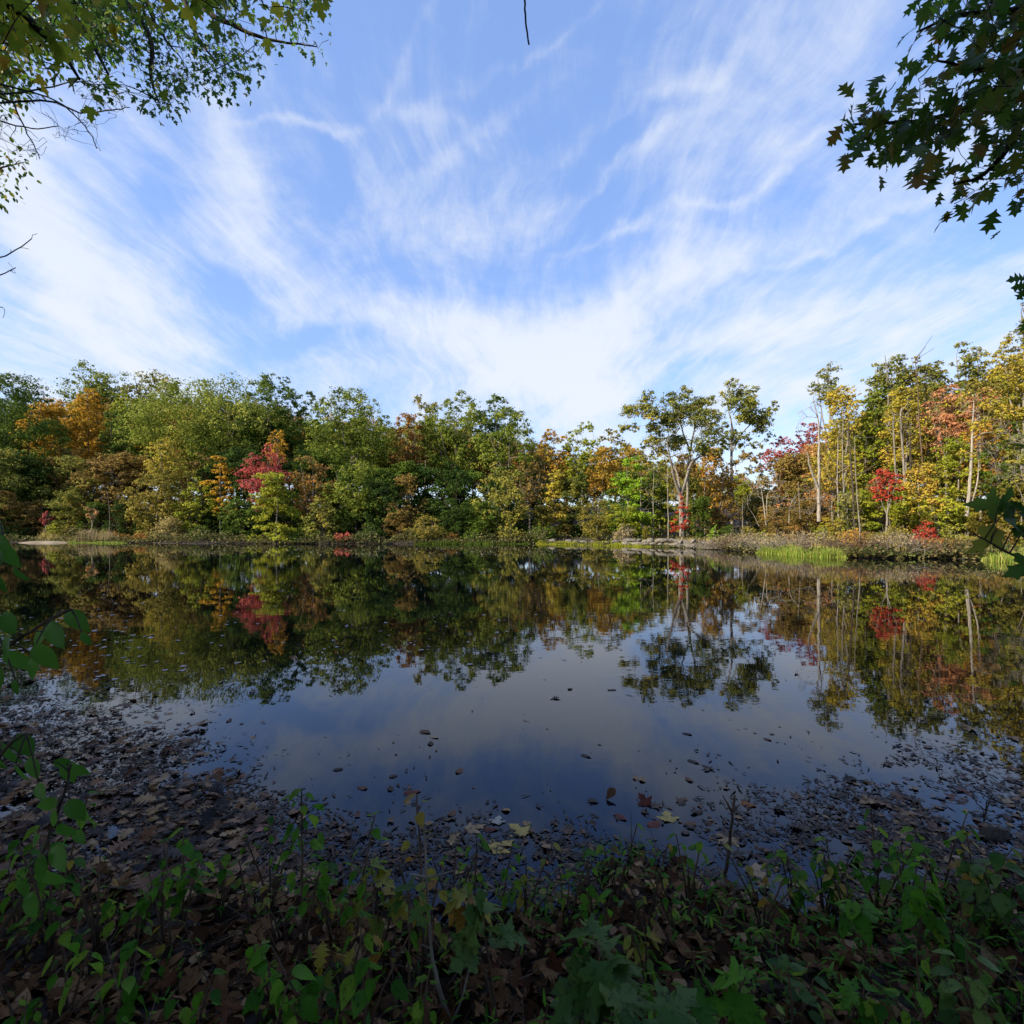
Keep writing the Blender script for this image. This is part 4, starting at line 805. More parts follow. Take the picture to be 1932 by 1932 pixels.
for (px, py, c, tm, s, lab) in FL:
    Yd = EYE*F/(py-HZ); x = (px-966)/F*Yd; g = Geo(); th = rg.uniform(0, 6.28); up = 'upright' in lab or 'curled' in lab
    N = nrm(np.array([[rg.normal(0, .02), rg.normal(0, .02)-(.8 if 'upright' in lab else 0), 1]])); T = nrm(np.cross(N, [[math.cos(th), math.sin(th), 0]]))
    shaped(g, tm, np.array([[0, 0, .03 if 'upright' in lab else .005]])-T*s*.5, T, N, [s*.78], [rg.uniform(.2, .8)], [rg.uniform(.1, .3) if up else .02], [.25 if up else -.02], rg)
    o = g.build('fallen_leaf', SP[c]); o.location = (x, Yd, max(0, gz(x, Yd))+.001); tag(o, lab, 'leaf', 'single fallen leaves on the water')

# ---- near plants
def stemleaf(g, C, T, N, s, a, tm, curl, fold): shaped(g, tm, np.array([C]), np.array([T]), np.array([N]), [s], [a], [curl], [fold], rg)
def sapling(px, pyb, pyt, label, nst=1, nleaf=10, ls=.085, pal='near_green', tm=OVW, spread=.2, name='sapling', droop=.7, bend=0., bare=.35, group=None, Yd=None, side=0, fresh=1.):
    if Yd is None:
        Yd = EYE*F/(pyb-HZ)
        for _ in range(5): Yd = (EYE-max(0, gz((px-966)/F*Yd, Yd)))*F/(pyb-HZ)
    X0 = (px-966)/F*Yd; z0 = gz(X0, Yd)-.02; H = PZ(pyt, Yd)-z0; gw = Geo(); gl = Geo(); ls = ls*(.82 if Yd > 2 else .62); nleaf = int(nleaf*.9)+1
    for s_ in range(nst):
        th = rg.uniform(0, 6.28); sp = spread*H*(0 if nst == 1 else rg.uniform(.3, 1)); hh = H*(1 if s_ == 0 else rg.uniform(.55, .95))
        e = np.array([bend*H+math.cos(th)*sp, math.sin(th)*sp*.6, hh]); p = wiggle([[0, 0, 0], e*[.35, .35, .5], e], 5, .018, rg)
        rr = np.linspace(.0055, .0022, len(p))*max(1, H/.45)**.5; tube(gw, p, rr, 5)
        k = max(1, int(nleaf/nst)); npair = max(2, k//2)
        for q in range(npair):
            t = bare+(1-bare)*(q+rg.uniform(0, .5))/npair; t = min(t, .99); j = t*(len(p)-1); c = p[int(j)]+(p[min(int(j)+1, len(p)-1)]-p[int(j)])*(j % 1)
            az = rg.uniform(0, 6.28)
            for sgn in (0, math.pi):
                if rg.uniform() > fresh: continue
                d = np.array([math.cos(az+sgn+rg.normal(0, .3)), math.sin(az+sgn+rg.normal(0, .3)), rg.uniform(0, .5)]); L = rg.uniform(.02, .07)*(1.4-t)*H/.4
                e2 = c+nrm(d)*L; tube(gw, np.array([c, c+(e2-c)*.6+[0, 0, .004], e2]), [.0022, .0018, .0012], 4)
                T = nrm(d+np.array([0, 0, -droop*rg.uniform(.5, 1.8)])); N = nrm(np.cross(np.cross(T, [0, 0, 1]), T)+rg.normal(0, .25, 3))
                stemleaf(gl, e2, T, N, ls*rg.uniform(.65, 1.2), rg.uniform(0, 1), tm, rg.uniform(.05, .5), rg.uniform(.1, .45))
        T = nrm(np.array([rg.normal(0, .5), rg.normal(0, .5), -.2])); stemleaf(gl, p[-1], T, nrm(np.cross(np.cross(T, [0, 0, 1]), T)), ls, rg.uniform(0, 1), tm, .3, .3)
    e = empty(name, (X0, Yd, z0), label, 'plant', group); gw.build('stem', BK['brown'], e); gl.build('leaves', NL[pal], e); return e
S_ = sapling
S_(95, 1800, 1500, 'green-leaved sapling leaning in at the left edge above the leaf litter', 3, 40, .085, spread=.35, bare=.2)
S_(30, 1760, 1560, 'small leafy sapling at the far left of the bank', 2, 20, .08, spread=.3)
S_(345, 1760, 1572, 'sapling with drooping bright leaves on the left of the bank', 3, 30, .085, spread=.35, bare=.45)
S_(420, 1735, 1610, 'low dull green sapling right of the drooping bright one', 2, 12, .07, 'near_green')
S_(250, 1790, 1635, 'short sapling with a flat spray of leaves at the left', 3, 26, .08, spread=.5, bare=.5)
S_(572, 1800, 1492, 'tall narrow sapling with dense drooping leaves left of centre', 2, 44, .095, spread=.12, bare=.42)
S_(668, 1790, 1540, 'dark green leafy sapling just right of the tall narrow one', 2, 16, .10, 'near_green', bare=.6)
S_(720, 1800, 1620, 'sapling with reddening maple-like leaves left of the bare stem', 2, 12, .13, 'near_yellow', MAPLE, bare=.55)
S_(800, 1830, 1515, 'upright sapling with yellow-green leaves near the centre', 2, 20, .09, 'near_yellow', bare=.45, spread=.2)
S_(772, 1930, 1680, 'sapling topped by one broad dark green leaf at the centre', 1, 4, .15, 'near_blue', MAPLE, bare=.9, droop=.9)
S_(880, 1850, 1690, 'seedling with broad brown-green lobed leaves left of centre', 1, 6, .16, 'near_yellow', MAPLE, bare=.85, droop=.6)
S_(895, 1765, 1580, 'thin sapling with a few small leaves over the dark mat', 2, 10, .07, bare=.6)
S_(945, 1750, 1590, 'twiggy sapling with one hanging leaf left of the point of land', 2, 6, .06, bare=.7)
S_(1165, 1720, 1565, 'thin twiggy sapling with two green leaves at the point of land', 4, 10, .06, spread=.35, bare=.7, fresh=.6)
S_(1120, 1760, 1620, 'small sapling with dark leaves at the left of the point of land', 3, 12, .065, spread=.3, bare=.6)
S_(1300, 1720, 1575, 'bare forked twig sapling with one leaf at its tip near the standing dead twig', 5, 6, .06, spread=.5, bare=.85, fresh=.4)
S_(1500, 1740, 1600, 'leafy sapling standing in the mat left of the broad-leaved one', 3, 20, .075, spread=.3, bare=.5)
S_(1575, 1730, 1590, 'sapling with upturned small leaves behind the broad-leaved ones', 4, 20, .075, spread=.4, bare=.5)
S_(1655, 1740, 1540, 'tall thin sapling with scattered green leaves at the right', 4, 22, .08, spread=.35, bare=.5)
S_(1730, 1830, 1620, 'broad-leaved sapling with big hanging bright leaves at the right', 2, 24, .12, spread=.2, bare=.55, droop=1.2)
S_(1640, 1860, 1700, 'sapling with wide bright leaves held in a flat cross, right of centre', 1, 10, .12, spread=.2, bare=.75, droop=.5, bend=-.15)
S_(1800, 1850, 1765, 'pair of light green leaves on a short stem at the right', 1, 6, .11, bare=.7)
S_(1890, 1780, 1590, 'dense grey-green sapling at the right edge', 4, 44, .09, 'near_blue', spread=.4, bare=.3)
S_(1840, 1760, 1620, 'yellow-green sapling left of the dense grey-green one', 3, 22, .08, 'near_yellow', spread=.4, bare=.4)
S_(1775, 1700, 1510, 'tall sparse sapling at the right over the water', 3, 12, .08, spread=.4, bare=.6)
S_(130, 1925, 1760, 'seedling with spreading oval leaves at the lower left', 2, 16, .09, spread=.4, bare=.5)
S_(215, 1960, 1790, 'seedling with long hanging leaves at the lower left', 2, 16, .11, spread=.5, bare=.5, droop=1.1)
S_(40, 1960, 1840, 'dark seedling in the lower left corner', 3, 18, .07, 'near_green', spread=.5, bare=.4)
S_(520, 1930, 1800, 'seedling with round spotted leaves below the tall narrow sapling', 3, 18, .10, 'near_green', spread=.5, bare=.5)
S_(600, 1990, 1790, 'broad oval-leaved seedling near the bottom left of centre', 3, 18, .12, spread=.45, bare=.5, droop=.9)
S_(690, 1960, 1740, 'seedling with tall pointed leaves near the bottom left of centre', 3, 16, .11, 'near_green', spread=.4, bare=.55)
S_(650, 1900, 1760, 'yellowing seedling among the oval-leaved ones', 2, 10, .11, 'near_yellow', OAK, spread=.4, bare=.6)
S_(790, 1990, 1840, 'light green seedling right of the pointed-leaved one at the bottom', 3, 18, .09, spread=.5, bare=.4)
S_(940, 1940, 1710, 'maple seedling with grey-green lobed leaves near the centre', 2, 10, .16, 'near_blue', MAPLE, spread=.35, bare=.6, droop=.45)
S_(1080, 2060, 1800, 'maple seedling with large pale lobed leaves at the bottom centre', 2, 10, .19, 'near_blue', MAPLE, spread=.5, bare=.75, droop=.35)
S_(1230, 2080, 1790, 'maple seedling with the largest yellow-green lobed leaves at the bottom right of centre', 3, 14, .21, 'near_blue', MAPLE, spread=.5, bare=.7, droop=.4)
S_(1330, 2070, 1830, 'maple seedling with green lobed leaves right of the largest-leaved one', 2, 8, .18, 'near_green', MAPLE, spread=.4, bare=.75, droop=.4)
S_(1120, 1830, 1690, 'seedling with oval light green leaves below the point of land', 3, 14, .10, spread=.4, bare=.4)
S_(1220, 1850, 1740, 'seedling with two long yellow-green leaves right of the point of land', 2, 8, .11, 'near_yellow', OV, spread=.4, bare=.6)
S_(1500, 1960, 1820, 'thin grey-green seedling with narrow leaves at the bottom right', 2, 14, .09, 'near_blue', OV, spread=.4, bare=.3, droop=.1)
S_(1860, 1990, 1780, 'grey-green seedling with narrow curling leaves in the lower right corner', 3, 20, .11, 'near_blue', OV, spread=.4, bare=.3)
S_(1740, 1980, 1800, 'seedling with two dark green oval leaves at the lower right', 2, 8, .11, spread=.4, bare=.6)
S_(1610, 1960, 1850, 'small lobed green seedling at the lower right', 2, 8, .11, 'near_green', MAPLE, spread=.3, bare=.6)
S_(370, 1950, 1840, 'small bright seedling in the brown leaves at the lower left', 2, 10, .08, spread=.4, bare=.4)
# smaller nameless seedlings in two patches
for k in range(38):
    left = k < 14; px = rg.uniform(-20, 640) if left else rg.uniform(640, 1960); pb = rg.uniform(1770, 2020)
    S_(px, pb, pb-rg.uniform(50, 110), 'small green seedling poking through the brown leaves at the lower left' if left else 'small green seedling in the tangle of low growth at the lower right', 2, 10, rg.uniform(.04, .075),
       ['near_green', 'near_blue', 'near_yellow'][int(rg.integers(0, 3))], [OV, WIDE, LANCE][int(rg.integers(0, 3))], spread=.5, bare=.2, name='seedling', group='seedlings in the brown leaves' if left else 'seedlings in the low growth')
for k in range(16):
    px = [60, 180, 300, 460, 520, 620, 850, 1000, 1060, 1210, 1270, 1430, 1560, 1620, 1700, 1850][k]+rg.uniform(-15, 15); pb = rg.uniform(1715, 1800)
    S_(px, pb, pb-rg.uniform(110, 190), 'thin bare-stemmed sprig with a few small leaves along the wet edge', 5, 9, .055, ['near_green', 'near_yellow'][k % 2], spread=.45, bare=.6, name='sprig', group='thin sprigs along the wet edge', fresh=.5)
# low creeping growth, too fine to count
n = 27000; x = rg.uniform(-4.5, 4.5, n); y = rg.uniform(1., 3.4, n)
w = np.interp((x/y)*F+966, [0, 500, 650, 1000, 1950], [.10, .22, .75, .9, .95])*np.clip(fbm(x*2.3, y*2.3, 71)*5.5-2.35, 0, 1)*(nshore(x)-y > -.12)*seen(x, y)
k = w > rg.uniform(0, 1, n); x = x[k]; y = y[k]; n = len(x); g = Geo()
z = np.maximum(0, ground(x, y))+rg.uniform(0, 1, n)**1.3*.16
T = nrm(np.stack([rg.normal(0, 1, n), rg.normal(0, 1, n), rg.uniform(-.2, .9, n)], 1)); N = nrm(np.stack([rg.normal(0, .4, n), rg.normal(0, .4, n), np.ones(n)], 1))
shaped(g, LANCE, np.stack([x, y, z], 1), T, N, rg.uniform(.025, .065, n), rg.uniform(0, 1, n), rg.uniform(0, .6, n), .1, rg)
tag(g.build('ground_cover', NL['near_green']), 'fine narrow-leaved creeping plants covering the shaded bank', 'ground cover', kind='stuff')
g = Geo()
for q in range(2000):
    x0 = rg.uniform(-4, 4); y0 = rg.uniform(1.1, 2.7)
    if abs(x0) > y0*1.1+.2 or nshore(x0)-y0 < -.15: continue
    z0 = gz(x0, y0); d = nrm(rg.normal(0, 1, 3)*[1, 1, .5]+[0, 0, .25]); L = rg.uniform(.05, .28); a = np.array([x0, y0, max(0, z0)+.01])
    tube(g, np.array([a, a+d*L*.5+rg.normal(0, .01, 3), a+d*L+rg.normal(0, .02, 3)]), [.0028, .002, .001], 4)
tag(g.build('fallen_twigs', BK['brown']), 'thin dead stems and fallen twigs over the shaded bank', 'twigs', kind='stuff')

def stick(pts, r0, r1, label, side=6, bark='brown', name='dead_twig', Lf=.25):
    p = wiggle(np.array(pts, float), 5, .012, rg); org = p[0].copy(); p = p-org; g = Geo(); tube(g, p, np.linspace(r0, r1, len(p)), 6)
    for q in range(side):
        j = rg.integers(len(p)//3, len(p)); d = nrm(rg.normal(0, 1, 3)+nrm(p[-1]-p[0])*.8); L = Lf*rg.uniform(.3, 1)
        tube(g, np.array([p[j], p[j]+d*L*.5+rg.normal(0, .05*L, 3), p[j]+d*L]), [r1*1.2, r1*.9, r1*.5], 4)
    o = g.build(name, BK[bark], None, True); o.location = org; return tag(o, label, 'twig')
stick([P3(1350, 1692, 2.5), P3(1372, 1640, 2.5), P3(1380, 1560, 2.55), P3(1386, 1500, 2.6)], .010, .005, 'dead twig standing upright in the water right of centre', 5, Lf=.1)
stick([P3(1455, 1730, 2.25), P3(1400, 1690, 2.35), P3(1340, 1672, 2.5), P3(1290, 1640, 2.6)], .014, .006, 'grey dead branch lying across the point of land', 4, 'grey', Lf=.15)
stick([P3(1525, 1580, 2.9), P3(1545, 1605, 2.8), P3(1570, 1625, 2.7)], .014, .008, 'short dark stick poking out of the mat right of centre', 5, 'dark', Lf=.18)
stick([P3(1855, 1560, 2.95), P3(1860, 1530, 3.), P3(1872, 1500, 3.)], .006, .003, 'thin branched twig rising from the water at the right', 4, 'dark', Lf=.15)
stick([P3(1855, 1932, 1.85), P3(850, 1990, 1.75)][:1]+[P3(1780, 1790, 2.1), P3(1720, 1750, 2.2)], .006, .003, 'slanting bare twig in the lower right growth', 4, 'brown', Lf=.12)
stick([P3(868, 2010, 1.6), P3(835, 1890, 1.65), P3(812, 1800, 1.7), P3(800, 1560, 1.75)], .010, .004, 'tall bare stem rising in front of the saplings near the centre', 3, 'grey', Lf=.12)
stick([P3(800, 1760, 1.8), P3(775, 1700, 1.85), P3(752, 1630, 1.9)], .006, .004, 'short straight bare stem left of the tall bare one', 1, 'dark', Lf=.06)
stick([P3(845, 1950, 1.6), P3(870, 1890, 1.65), P3(885, 1830, 1.7)], .004, .003, 'short grey stem right of the foot of the tall bare one', 1, 'grey', Lf=.06)
# dark rock at the right in the water
o = bpy.data.objects.new('rock', rockmesh(33)); COL.objects.link(o); Yd = EYE*F/(1578-HZ); o.location = (PX(1878, Yd), Yd, -.01); o.scale = (.10, .07, .05)
o.data.materials.clear(); o.data.materials.append(BK['dark']); tag(o, 'small dark rock showing above the floating mat at the right', 'rock')

# ---- big leaves reaching in from the sides
def handleaf(g, gw, px, py, d, Lpx, ang, tm, a=.5, tilt=.5, ww=1., from_pt=None, curl=.25, fold=.25):
    """leaf centred at a place, tip direction ang (0 right, 90 up), tilt turns the blade off the view"""
    c = P3(px, py, d); L = Lpx/F*d; T = np.array([math.cos(R(ang)), rg.normal(0, .25), math.sin(R(ang))]); T = nrm(T)
    N = nrm(np.array([rg.normal(0, .3), -1, tilt*1.0])); N = nrm(N-T*np.dot(N, T))
    base = c-T*L*.5; shaped(g, tm, np.array([base]), T[None], N[None], [L], [a], [curl], [fold], rg)
    if from_pt is not None:
        q = np.array(from_pt); tube(gw, np.array([q, (q+base)/2+[0, 0, .006], base]), [.0025, .002, .0015], 4)
def leafybranch(name, label, d, stem, leaves, pal, tm, cat='branch', r=.006, bark='dark', sc=1.):
    st = [P3(a, b, d+dd) for a, b, dd in stem]; p = wiggle(st, 4, .01, rg); org = p[0].copy(); gw = Geo(); gl = Geo()
    tube(gw, p-org, np.linspace(r, r*.4, len(p)), 6); g2 = Geo(); g3 = Geo()
    for L in leaves:
        px, py, Lp, ang = L[:4]; Lp *= sc; dd = L[4] if len(L) > 4 else rg.uniform(-.06, .06)
        c = P3(px, py, d+dd)-P3(math.cos(R(ang))*Lp*.5+966, -math.sin(R(ang))*Lp*.5+HZ, d)+[0, d, EYE]; j = int(np.argmin(np.linalg.norm(p-c, axis=1)))
        handleaf(g2, g3, px, py, d+dd, Lp, ang, tm, rg.uniform(0, 1), rg.uniform(-.2, .9), from_pt=p[j], curl=rg.uniform(.05, .4), fold=rg.uniform(.1, .5))
    for G, H_ in ((g2, gl), (g3, gw)):
        for V, L_, S2, A2 in zip(G.V, G.L, G.S, G.A):
            pass
        off = H_.n
        for V in G.V: H_.V.append(V-org)
        for L_ in G.L: H_.L.append(L_+off)
        H_.S += G.S; H_.A += G.A; H_.n += G.n
    e = empty(name, org, label, cat); gw.build('stem', BK[bark], e, True); gl.build('leaves', NL[pal], e); return e
WIDE2 = strip_tmpl([0, .06, .2, .4, .6, .8, .92, 1], [.02, .16, .27, .30, .25, .13, .05, .004]); NL['near_big'] = leafmat('near_leaf_fresh', [(.03, .12, .010), (.05, .17, .014), (.08, .22, .02)], .45, .4, .4)
leafybranch('overhanging_branch', 'near branch of large drooping green leaves hanging over the water at the left edge', 1.25, [(-170, 1420, 0), (-60, 1290, 0), (9, 1223, 0), (60, 1190, 0), (111, 1158, 0), (135, 1150, 0)],
   [(15, 1178, 62, -50), (36, 1253, 82, -70), (8, 1225, 70, -120), (60, 1262, 50, -95), (102, 1199, 70, -55), (87, 1241, 72, -62), (145, 1172, 62, -50), (162, 1206, 38, -55), (-10, 1190, 60, -60), (30, 1298, 36, -88), (-5, 1280, 60, -95), (70, 1205, 50, -140)], 'near_big', WIDE2, sc=.86)
leafybranch('overhanging_branch', 'leaf cluster at the left edge just under the far waterline', 1.3, [(-150, 1180, 0), (-60, 1090, 0), (-10, 1030, 0), (6, 1010, 0)],
   [(15, 1049, 66, -72), (38, 1083, 46, -52), (0, 995, 32, -70), (6, 1018, 30, -40), (-12, 1060, 60, -95), (-5, 1100, 50, -80)], 'near_big', WIDE2, sc=.86)
leafybranch('overhanging_branch', 'leaf cluster at the left edge above the drift of sodden leaves', 1.25, [(-160, 1640, 0), (-50, 1500, 0), (20, 1400, 0), (50, 1385, 0)],
   [(18, 1422, 66, -68), (46, 1408, 62, -60), (62, 1450, 52, -65), (78, 1495, 44, -55), (-8, 1440, 60, -90), (35, 1462, 50, -80)], 'near_big', WIDE2, sc=.86)
leafybranch('overhanging_branch', 'leafy stem rising from the left bank with hanging pointed leaves', 1.4, [(-20, 1800, 0), (40, 1690, 0), (90, 1590, 0), (120, 1500, 0), (135, 1440, 0)],
   [(132, 1457, 54, -75), (118, 1440, 34, -20), (150, 1455, 40, -30), (145, 1530, 60, -60), (170, 1545, 44, -70), (85, 1520, 50, -160), (100, 1545, 40, -100), (60, 1590, 56, -150), (125, 1570, 52, -75), (110, 1620, 66, -55), (75, 1640, 60, -95), (150, 1580, 40, -50), (35, 1680, 60, -160), (95, 1660, 70, -50), (60, 1710, 60, -75)], 'near_big', WIDE2, sc=.86)
leafybranch('maple_sprig', 'near maple sprig with big lobed green leaves over the far bank at the right edge', 1.7, [(2040, 1110, 0), (1985, 1075, 0), (1929, 1056, 0), (1880, 1032, 0), (1835, 1004, 0)],
   [(1858, 952, 58, 175), (1898, 938, 50, 60), (1915, 985, 66, -25), (1930, 960, 50, 120), (1860, 1022, 66, -130), (1925, 1075, 60, -150), (1935, 1010, 44, -60)], 'canopy', MAPLE)
leafybranch('overhanging_branch', 'dark sprig of narrow leaves at the right edge above the bronze treetop', 2.6, [(2010, 520, 0), (1975, 535, 0), (1940, 545, 0)],
   [(1922, 526, 34, 172), (1928, 540, 30, 185), (1930, 553, 28, 230), (1940, 535, 30, 150), (1945, 560, 30, 260), (1934, 612, 28, 260), (1945, 590, 30, 300)], 'canopy', OAK)
stick([P3(991, -60, 5), P3(990, 0, 5), P3(992, 45, 5), P3(998, 84, 5)], .011, .008, 'dark bare twig hanging alone from the top middle of the view', 0, 'dark', 'hanging_twig')

# ---- canopies of the near trees
from math import inf
def inpoly(x, y, P):
    c = False; n = len(P); j = n-1
    for i in range(n):
        if (P[i][1] > y) != (P[j][1] > y) and x < (P[j][0]-P[i][0])*(y-P[i][1])/(P[j][1]-P[i][1]+1e-9)+P[i][0]: c = not c
        j = i
    return c
def canopy(name, label, trunk, d, limbs, poly, nt, per, ls, pal, tm, dj=.8, seed=1, bark='dark', rl=.05, rt=.004, tr=.2, spread=.16, extra=[], cat='tree', nomask=None):
    rg = np.random.default_rng(seed); gw = Geo(); gb = Geo(); gl = Geo(); org = np.array([trunk[0], trunk[1], gz(trunk[0], trunk[1])-.1])
    Ht = trunk[2]; p = wiggle([[0, 0, 0], [.1, .1, Ht*.5], [.2, 0, Ht]], 4, .006, rg); tube(gw, p, np.linspace(tr*1.2, tr*.35, len(p)), 10)
    sk = []; sr = []
    for L in limbs:
        P = [P3(a, b, d+dd)-org for a, b, dd in L]; st = p[int(np.argmin(np.linalg.norm(p-P[0]*[0, 0, 1], axis=1)))]
        P = [st, st+(P[0]-st)*.5+[0, 0, .3]]+P; pw = wiggle(P, 4, .006, rg); rr = np.linspace(rl*1.6, rt*2., len(pw)); tube(gb, pw, rr, 7); h = len(pw)//3; sk += list(pw[h:]); sr += list(rr[h:])
    xs_ = [q[0] for q in poly]; ys_ = [q[1] for q in poly]; T = []; guard = 0
    while len(T) < nt and guard < nt*60:
        guard += 1
        a = rg.uniform(min(xs_), max(xs_)); b = rg.uniform(min(ys_), max(ys_))
        if not inpoly(a, b, poly): continue
        if fbm(np.array([a/42.]), np.array([b/42.]), seed, 2)[0] < (.46 if seed == 31 else .40): continue
        T.append(P3(a, b, d+rg.normal(0, dj))-org)
    T += [P3(a, b, d+rg.normal(0, dj*.3))-org for a, b in extra]
    connect(gb, sk, sr, T, rt, rg, 4, amp=.07)
    if per:
        T = np.array(T); n = len(T)*per; C = np.repeat(T, per, 0)+rg.normal(0, spread, (len(T)*per, 3))
        C0 = np.repeat(T, per, 0)
        Td = nrm(nrm(C-C0)*.8+np.stack([rg.normal(0, .4, n), rg.normal(0, .4, n), -.5+rg.normal(0, .45, n)], 1)); N = nrm(rg.normal(0, .55, (n, 3))+[0, -.25, .75])
        N = nrm(N-Td*np.sum(N*Td, 1)[:, None])
        a = np.clip(np.repeat(rg.uniform(.1, .8, len(T)), per)+rg.normal(0, .18, n), 0, 1)
        shaped(gl, tm, C, Td, N, ls*rg.uniform(.6, 1.25, n), a, rg.uniform(0, .4, n), rg.uniform(0, .4, n), rg)
    e = empty(name, org, label, cat); gw.build('trunk', BK[bark], e, True); gb.build('branches', BK[bark], e, True)
    if per: gl.build('crown', NL[pal], e)
    return e
polyA = [(-80, -120), (620, -120), (610, 5), (560, 40), (560, 75), (520, 110), (455, 150), (445, 165), (400, 165), (335, 150), (330, 205), (285, 210), (290, 165), (250, 175), (215, 170), (185, 190), (150, 165), (190, 100), (150, 40)]
canopy('maple_tree', 'maple outside the left edge whose small-leaved boughs hang across the top left', (-10.5, 5.8, 10.5), 8.2,
   [[(120, -120, 0), (200, -60, 0), (280, 0, 0), (290, 45, 0), (315, 77, 0), (343, 112, 0)], [(200, -140, 0), (346, -10, 0), (363, 52, 0), (385, 91, 0), (410, 120, 0)], [(250, -140, .3), (385, 21, .3), (454, 56, .3), (524, 80, .3), (598, 88, .3)], [(150, -90, -.3), (290, 60, -.3), (285, 150, -.3), (300, 195, -.3)], [(60, -60, 0), (150, 40, 0), (200, 130, 0), (210, 165, 0)]],
   polyA, 900, 4, .078, 'canopy', MAPLE, dj=.9, seed=21, spread=.11, extra=[(600, 92), (620, 75), (575, 90), (590, 85), (560, 85), (455, 160), (390, 170), (348, 165)])
canopy('maple_tree', 'nearer maple outside the left edge with yellowing leaves at the very top left', (-4.6, 1.6, 5.6), 3.6,
   [[(-150, -60, 0), (-40, -20, 0), (50, 30, 0), (110, 90, 0), (150, 150, 0)], [(-60, -120, 0), (100, -60, 0), (300, -45, 0), (420, -12, 0), (560, -5, 0)]],
   [(-60, -90), (610, -90), (600, 8), (560, 16), (500, 28), (400, 18), (300, -15), (190, -5), (190, 30), (130, 60), (70, 110), (60, 125), (-60, 110)], 120, 3, .105, 'canopy_yellow', MAPLE, dj=.35, seed=23, spread=.07, extra=[(140, 155), (165, 160), (155, 150), (135, 130), (75, 115), (110, 145), (172, 12), (300, 190)])
canopy('hemlock_tree', 'dark fine-leaved tree outside the left edge behind the yellowing maple leaves', (-17.5, 10.5, 15), 14,
   [[(-150, 60, 0), (-40, 70, 0), (60, 90, 0), (150, 80, 0)], [(-150, 150, 0), (-40, 150, 0), (20, 180, 0)], [(-120, -60, 0), (60, -20, 0), (200, 20, 0)], [(-150, 320, 0), (-60, 330, 0), (10, 315, 0), (50, 305, 0)]],
   [(-150, -120), (220, -120), (230, 20), (220, 80), (160, 125), (100, 140), (90, 165), (60, 150), (30, 190), (-10, 200), (-150, 240)], 900, 9, .15, 'canopy_oak', OV, dj=1.2, seed=25, spread=.22, rl=.05, tr=.26, extra=[(5, 308), (15, 330), (25, 315), (40, 305), (50, 310), (10, 350), (0, 365), (-10, 340), (30, 325), (5, 320), (-5, 380), (20, 308)])
canopy('bare_tree', 'bare tree outside the left edge with fine dark branches against the sky', (-13.5, 8.6, 9), 10.5,
   [[(-120, 120, 0), (0, 160, 0), (77, 176, 0), (133, 206, 0), (170, 250, 0), (182, 280, 0)], [(60, 172, 0), (110, 160, 0), (170, 152, 0)], [(95, 185, 0), (150, 215, 0), (215, 206, 0), (245, 203, 0)], [(20, 178, 0), (35, 220, 0), (60, 265, 0), (75, 300, 0)], [(-60, 210, 0), (0, 228, 0), (60, 245, 0), (110, 238, 0)], [(-100, 480, 0), (-20, 490, 0), (20, 480, 0), (60, 450, 0)], [(-90, 530, 0), (-10, 525, 0), (30, 505, 0)], [(-90, 570, 0), (-20, 575, 0), (5, 580, 0)]],
   [(-80, 150), (60, 165), (140, 150), (240, 170), (240, 205), (170, 250), (90, 280), (70, 305), (-80, 270)], 260, 0, .1, 'canopy', MAPLE, dj=.6, seed=27, rl=.016, rt=.004, tr=.18, extra=[(70, 440), (55, 470), (30, 515), (15, 495), (5, 600), (135, 205), (190, 285), (180, 275), (120, 245), (20, 470)])
polyR = [(1751, -10), (1740, 20), (1702, 59), (1712, 75), (1745, 80), (1762, 100), (1770, 128), (1740, 130), (1700, 140), (1690, 165), (1710, 190), (1640, 200), (1600, 208), (1572, 217), (1594, 240), (1590, 290), (1620, 290), (1660, 262), (1690, 262), (1700, 290), (1735, 305), (1770, 275), (1785, 290), (1762, 335), (1768, 370), (1795, 400), (1812, 375), (1835, 350), (1855, 370), (1890, 360), (1932, 375), (2010, 390), (2010, -120), (1760, -120)]
polyR = [(a+32, b-18) for a, b in polyR]
canopy('oak_tree', 'oak outside the right edge whose lobed leaves hang into the top right', (5.4, 2.2, 5.2), 3.5,
   [[(2010, 60, 0), (1932, 129, 0), (1898, 157, 0), (1845, 196, 0), (1786, 220, 0), (1699, 232, 0), (1612, 234, 0)], [(1990, 110, 0), (1932, 210, .1), (1912, 259, .1), (1880, 307, .1), (1850, 335, .1), (1800, 350, .1)], [(1990, 120, 0), (1930, 128, -.1), (1838, 133, -.1), (1770, 115, -.1)], [(2000, 20, 0), (1900, 20, 0), (1800, 30, 0), (1730, 60, 0)]],
   polyR, 260, 4, .120, 'canopy_oak', OAKB, dj=.35, seed=31, spread=.075, rl=.028, rt=.003, tr=.17, extra=[(1604, 222), (1630, 240), (1618, 272), (1650, 215), (1670, 240), (1640, 260), (1655, 276), (1700, 250), (1730, 280), (1720, 215), (1690, 155), (1800, 385), (1925, 400)])
